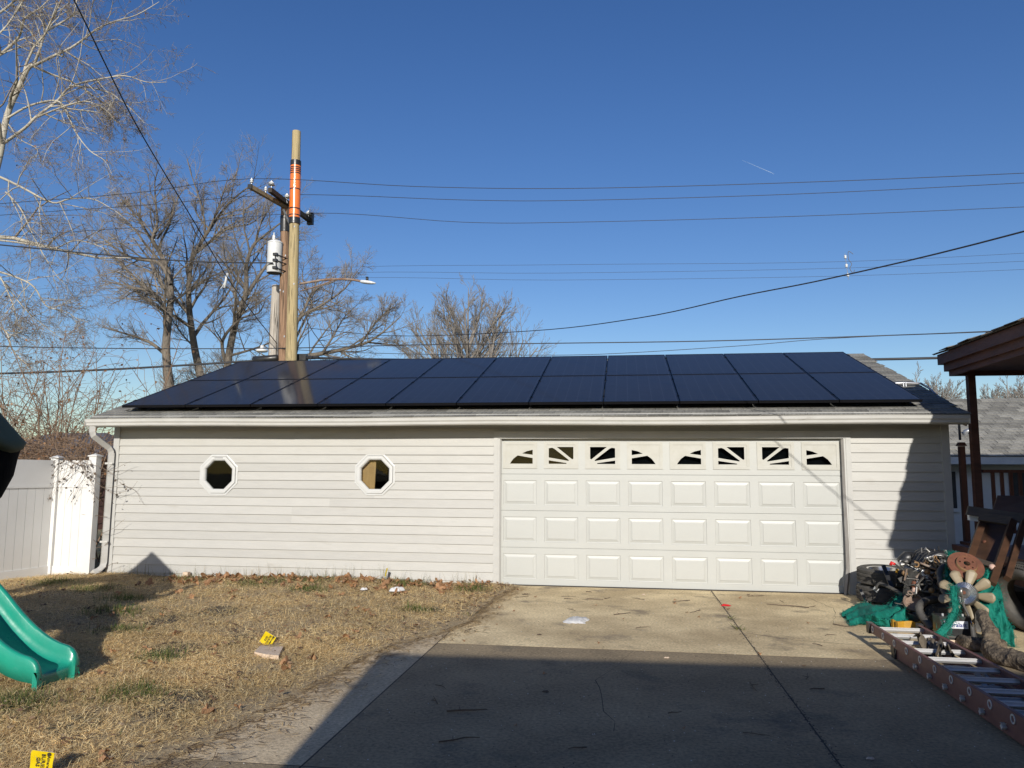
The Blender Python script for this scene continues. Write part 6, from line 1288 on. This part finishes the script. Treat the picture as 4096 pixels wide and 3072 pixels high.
tarp('green_tarp', 'narrow frayed green strip trailing down over the fan to the ladder', [rowY(-3.05, ((2050, 1262), (2058, 1266), (2066, 1268))), rowY(-3.15, ((2056, 1290), (2062, 1292), (2068, 1292))), rowY(-3.2, ((2058, 1316), (2066, 1318), (2072, 1316))), rowY(-3.25, ((2044, 1342), (2054, 1346), (2062, 1342))), rowY(-3.3, ((2020, 1368), (2028, 1374), (2042, 1372)))], 40, 14, .010, 8)
# battery
BC = V3(atZ(2066, 1396)); bt = thing('car_battery', 'black car battery with white label under the fan', 'car battery', (BC.x, BC.y+.09, 0)); MB().bx(BC.x-.135, BC.x+.135, BC.y, BC.y+.18, .06, .255).build('case', 'black_plastic', bt); MB().bx(BC.x-.14, BC.x+.14, BC.y-.004, BC.y+.184, .255, .275).build('lid', 'black_plastic', bt)
for s_ in (-.09, .09): MB().lathe([(.012, 0), (.010, .02), (0, .02)], 10, Matrix.Translation((BC.x+s_, BC.y+.05, .275))).build('terminal', 'galv', bt)
MB().bx(BC.x-.10, BC.x+.115, BC.y-.0035, BC.y-.001, .165, .235).build('label', 'battery_label', bt); text('Duralast', .055, Matrix.Translation((BC.x+.008, BC.y-.0045, .197)) @ Matrix.Rotation(R(90), 4, 'X'), 'ink_blue', bt, 'lettering', .001)
MB().bx(BC.x-.15, BC.x+.13, BC.y-.01, BC.y+.22, -.005, .058).build('brick_slab', 'stone'); tag(bpy.data.objects['brick_slab'], 'flat tan block under the car battery', 'block')
# logs
def log(name, label, P_, rad_, seed, ends=True):
    pts = smooth_path([V3(p) for p in P_], 14); n = len(pts); rr_ = random.Random(seed); mb = MB(); rads = list(np.interp(np.linspace(0, len(P_)-1, n), range(len(P_)), rad_)); ns = 34; vs = []; u = None
    for i, p in enumerate(pts):
        t = (pts[min(i+1, n-1)]-pts[max(i-1, 0)]).normalized()
        if u is None: u = t.orthogonal()
        u = (u-t*u.dot(t)).normalized(); v = t.cross(u)
        for k in range(ns):
            a = 2*math.pi*k/ns; r_ = rads[i]*(1+.07*math.sin(3*a+i*.12)+.05*math.sin(5*a-i*.21)+.13*max(0, math.sin(i*.23+2*math.sin(a*1.0)))**6+rr_.uniform(-.055, .055)); vs.append(p+(u*math.cos(a)+v*math.sin(a))*r_)
    mb.add(vs, [(i*ns+k, i*ns+(k+1) % ns, (i+1)*ns+(k+1) % ns, (i+1)*ns+k) for i in range(n-1) for k in range(ns)]+[tuple(range(ns))[::-1], tuple(range((n-1)*ns, n*ns))]); return mb, label
LB = atZ(2120, 1408, .12)
L1 = [atY(2120, 1326, -3.38), atY(2126, 1338, -3.46), atY(2136, 1358, -3.55), atY(2142, 1376, -3.62), atY(2140, 1394, -3.66)]
L2 = [atY(2138, 1388, -3.62), atY(2142, 1404, -3.72), atY(2160, 1418, -3.85), atY(2195, 1428, -4.0), atY(2240, 1440, -4.2), atY(2300, 1452, -4.4)]
lo = thing('log', 'forked bark-covered log lying right of the ladder', 'log', (float(L2[1][0]), float(L2[1][1]), 0)); log('log', '', L1, [.050, .052, .058, .068, .070], 1)[0].build('branch', 'log_bark', lo, True, auto=70); log('log', '', L2, [.062, .074, .080, .084, .088, .09], 2)[0].build('trunk', 'log_bark', lo, True, auto=70)
L3 = [atY(2072, 1388+14, -3.3), atY(2090, 1396, -3.45), atY(2120, 1404, -3.5), atY(2160, 1404, -3.5)]; L3 = [(p[0]+.06, p[1]+.06, .062) for p in L3]; lo2 = thing('log', 'short dark log behind the forked one', 'log', tuple(L3[1])); log('l', '', L3, [.055, .062, .062, .06], 3)[0].build('trunk', 'log_bark', lo2, True, auto=70)
# exhaust pieces, dark clutter under the fan
hose('grey pipe standing behind the forked log', [(2098, 1350, -3.0), (2102, 1372, -3.05), (2106, 1392, -3.1)], .030, 'engine', 'pipe')
hose('dark grey strut slanting under the fan', [(2058, 1322, -2.75), (2068, 1342, -2.8), (2080, 1362, -2.85), (2090, 1376, -2.9)], .034, 'engine', 'strut')
c = V3(atY(2090, 1345, -2.9)); mb = MB()
for k in range(4): mb.lathe([(.055, -.012), (.062, 0), (.055, .012), (.048, 0)], 18, mkM(c+Vector((.006*k, 0, -.022*k)), (.3, -.3, 1)), 0, True)
tag(mb.build('coiled_gasket', 'rust_tan', None, True), 'tan coiled rings below the fan blade', 'rings')
bar('thin black strap above the battery', (2040, 1372, -3.2), (2096, 1379, -3.2), .03, .01, 'black_rubber', 'strap', 'strap')
# furniture frame leaning on the porch railing
fr = thing('furniture_frame', 'dark wooden furniture frame leaning against the porch', 'wooden frame', (6.0, -1.9, 0))
fa = lambda x, y, Y: V3(atY(x, y, Y))
for nm, a, b, w_, h_ in (('leg', (2124, 1122, -1.65), (2090, 1222, -2.35), .07, .05), ('leg', (2188, 1126, -1.9), (2142, 1262, -2.75), .07, .06), ('apron', (2116, 1116, -1.7), (2184, 1127, -1.92), .10, .04), ('stretcher', (2098, 1208, -2.25), (2148, 1224, -2.5), .06, .04), ('leg', (2120, 1122, -1.6), (2112, 1215, -1.75), .05, .05), ('leg', (2212, 1128, -2.0), (2175, 1250, -2.7), .06, .06)):
    MB().beam(fa(*a), fa(*b), w_, h_, (0, -1, .4)).build(nm, 'old_wood' if nm in ('stretcher', 'apron') else 'brown_wood', fr)
mb = MB(); q = [fa(2126, 1126, -1.6), fa(2186, 1132, -1.85), fa(2146, 1256, -2.5), fa(2104, 1216, -2.1)]; mb.add(q+[p+Vector((.01, .03, .01)) for p in q], [(0, 1, 2, 3), (7, 6, 5, 4), (0, 1, 5, 4), (1, 2, 6, 5), (2, 3, 7, 6), (3, 0, 4, 7)]); mb.build('panel', 'brown_wood', fr)
mb = MB(); q = [fa(2131, 1140, -1.66), fa(2137, 1141, -1.66), fa(2127, 1196, -2.0), fa(2119, 1194, -2.0)]; mb.add(q+[p+Vector((.0, .012, 0)) for p in q], [(0, 1, 2, 3), (7, 6, 5, 4), (0, 1, 5, 4), (1, 2, 6, 5), (2, 3, 7, 6), (3, 0, 4, 7)]); mb.build('worn_strip', 'paper', fr)
MB().lathe([(.02, 0), (.022, .01), (0, .02)], 12, mkM(fa(2126.5, 1171, -1.9), (-.2, -1, .2))).build('knob', 'rust', fr, True); MB().lathe([(.03, 0), (.03, .02), (.012, .03), (0, .03)], 12, mkM(fa(2143, 1225, -2.56), (-.3, -1, .3))).build('bracket', 'pinkish', fr, True)
# plank across the top, fibreboard sheet behind, foam scraps
q = [fa(2088, 1112, -1.5), fa(2093, 1093, -1.42), fa(2230, 1112, -1.9), fa(2230, 1134, -1.98)]; mb = MB(); mb.add(q+[p+Vector((.0, .035, 0)) for p in q], [(0, 1, 2, 3), (7, 6, 5, 4), (0, 1, 5, 4), (1, 2, 6, 5), (2, 3, 7, 6), (3, 0, 4, 7)]); tag(mb.build('plank', 'old_wood'), 'weathered plank lying across the top of the furniture frame', 'plank')
q = [fa(2144, 1104, -1.35), fa(2156, 1070, -1.25), fa(2240, 1072, -1.5), fa(2240, 1118, -1.6)]; mb = MB(); mb.add(q+[p+Vector((.0, .02, 0)) for p in q], [(0, 1, 2, 3), (7, 6, 5, 4), (0, 1, 5, 4), (1, 2, 6, 5), (2, 3, 7, 6), (3, 0, 4, 7)]); tag(mb.build('fibreboard_sheet', 'brown_wood'), 'brown board leaning on the railing behind the plank', 'board')
q = [fa(2094, 1112, -1.45), fa(2095, 1124, -1.45), fa(2120, 1128, -1.5), fa(2122, 1116, -1.5)]; mb = MB(); mb.add(q+[p+Vector((.0, .06, 0)) for p in q], [(0, 1, 2, 3), (7, 6, 5, 4), (0, 1, 5, 4), (1, 2, 6, 5), (2, 3, 7, 6), (3, 0, 4, 7)]); tag(mb.build('foam_block', 'foam'), 'white foam block under the left end of the plank', 'foam')
MB().bx(5.55, 6.30, -1.9, -.7, -.02, .35).build('scrap_crate', 'dark_scrap'); tag(bpy.data.objects['scrap_crate'], 'old dark crates under the engine and furniture frame', 'crate')
# extension ladder lying towards the camera: two stacked fibreglass sections
lad = thing('extension_ladder', 'long red fibreglass extension ladder with aluminium rungs on the ground', 'ladder', (4.6, -3.9, 0))
A_ = V3(atZ(1880, 1347, .19)); B_ = V3(atZ(2212, 1553, .19)); dL = (B_-A_); dL.z = 0; dL.normalize(); wv_ = Vector((-dL.y, dL.x, 0)); wv_ = wv_ if wv_.x > 0 else -wv_
LW = .455; S0 = A_-dL*.02; LEN = 5.2; ZU, ZD = .15, .052
def rail(s0, off, z, ln, hh=.085, nm='rail'):
    a = s0+wv_*off; a.z = z; b = a+dL*ln; mb = MB(); mb.beam(a, b, .006, hh); t_ = 1 if off < .2 else -1
    for sg in (-1, 1): mb.beam(a+wv_*(t_*.014)+Vector((0, 0, sg*(hh/2-.003))), b+wv_*(t_*.014)+Vector((0, 0, sg*(hh/2-.003))), .028, .006)
    return mb.build(nm, 'fiberglass', lad)
rail(S0, 0, ZU, LEN); rail(S0, LW, ZU, LEN); rail(S0+dL*.62, .03, ZD, LEN, .085); rail(S0+dL*.62, LW-.03, ZD, LEN, .085)
rg = None
for k in range(17):
    p = S0+dL*(.10+k*.305); p.z = ZU
    if k == 0: mb = MB(); mb.tube([p, p+wv_*LW], .019, 4, sq=1.); [mb.beam(p+Vector((0, 0, .021))+dL*s_, p+wv_*LW+Vector((0, 0, .021))+dL*s_, .005, .004) for s_ in (-.012, 0, .012)]; rg = mb.build('rung', 'rung', lad); r0 = p
    else: inst(rg, lad, Vector(rg.location)+(p-r0))
    for off in (-.004, LW+.004):
        M0 = mkM(p+wv_*off, wv_); MB().lathe([(.030, -.004), (.030, .004), (.020, .004), (.020, -.004)], 16, M0, 0, True).build('rung_collar', 'rung', lad)
    if k > 2: q = p.copy(); q.z = ZD; inst(rg, lad, Vector(rg.location)+(q-r0)+wv_*.0+dL*.13).scale = (.93, .93, 1) if False else (1, 1, 1)
for off in (0, LW):
    p = S0+wv_*off; mb = MB(); mb.box((p.x, p.y, ZU), (.045, .08, .10), Matrix.Rotation(math.atan2(dL.y, dL.x)+R(90), 3, 'Z')); mb.build('end_cap', 'black_plastic', lad)
    p = S0+dL*.62+wv_*(.03 if off == 0 else LW-.03); MB().box((p.x, p.y, ZD), (.045, .08, .095), Matrix.Rotation(math.atan2(dL.y, dL.x)+R(90), 3, 'Z')).build('end_cap', 'black_plastic', lad)
p = S0+dL*1.55+wv_*.30; MB().beam((p.x, p.y, .15), (p.x+dL.x*.25, p.y+dL.y*.25, .04), .04, .012).build('rung_lock', 'galv', lad); MB().beam((p.x+.05, p.y, .15), (p.x+.05+dL.x*.2, p.y+dL.y*.2, .07), .02, .03).build('rung_lock', 'galv', lad)
# rag over the rungs
p = S0+dL*.98+wv_*.22; C_ = [[Vector((p.x+i*.07-.05, p.y-j*.075+.13, .235+(.012 if j == 1 else 0)-(.07 if j > 2 else 0))) for i in range(4)] for j in range(5)]
r_ = np.random.default_rng(2); n1, n2 = 14, 10; vs = [];
for i in range(n1):
    for j in range(n2): s_ = i/(n1-1); t_ = j/(n2-1); q = S0+dL*(.62+.48*s_)+wv_*(.18+.15*t_+.03*math.sin(s_*9)); vs.append((q.x, q.y, .188-.055*abs(math.sin(s_*2.6+.4*t_))**4+.03*float(r_.normal())+.03*math.sin(t_*7+s_*5)))
MB().add(vs, [(i*n2+j, i*n2+j+1, (i+1)*n2+j+1, (i+1)*n2+j) for i in range(n1-1) for j in range(n2-1)]).build('work_glove', 'rag', None, True); tag(bpy.data.objects['work_glove'], 'dirty brown and orange work glove draped over the ladder rungs', 'glove')
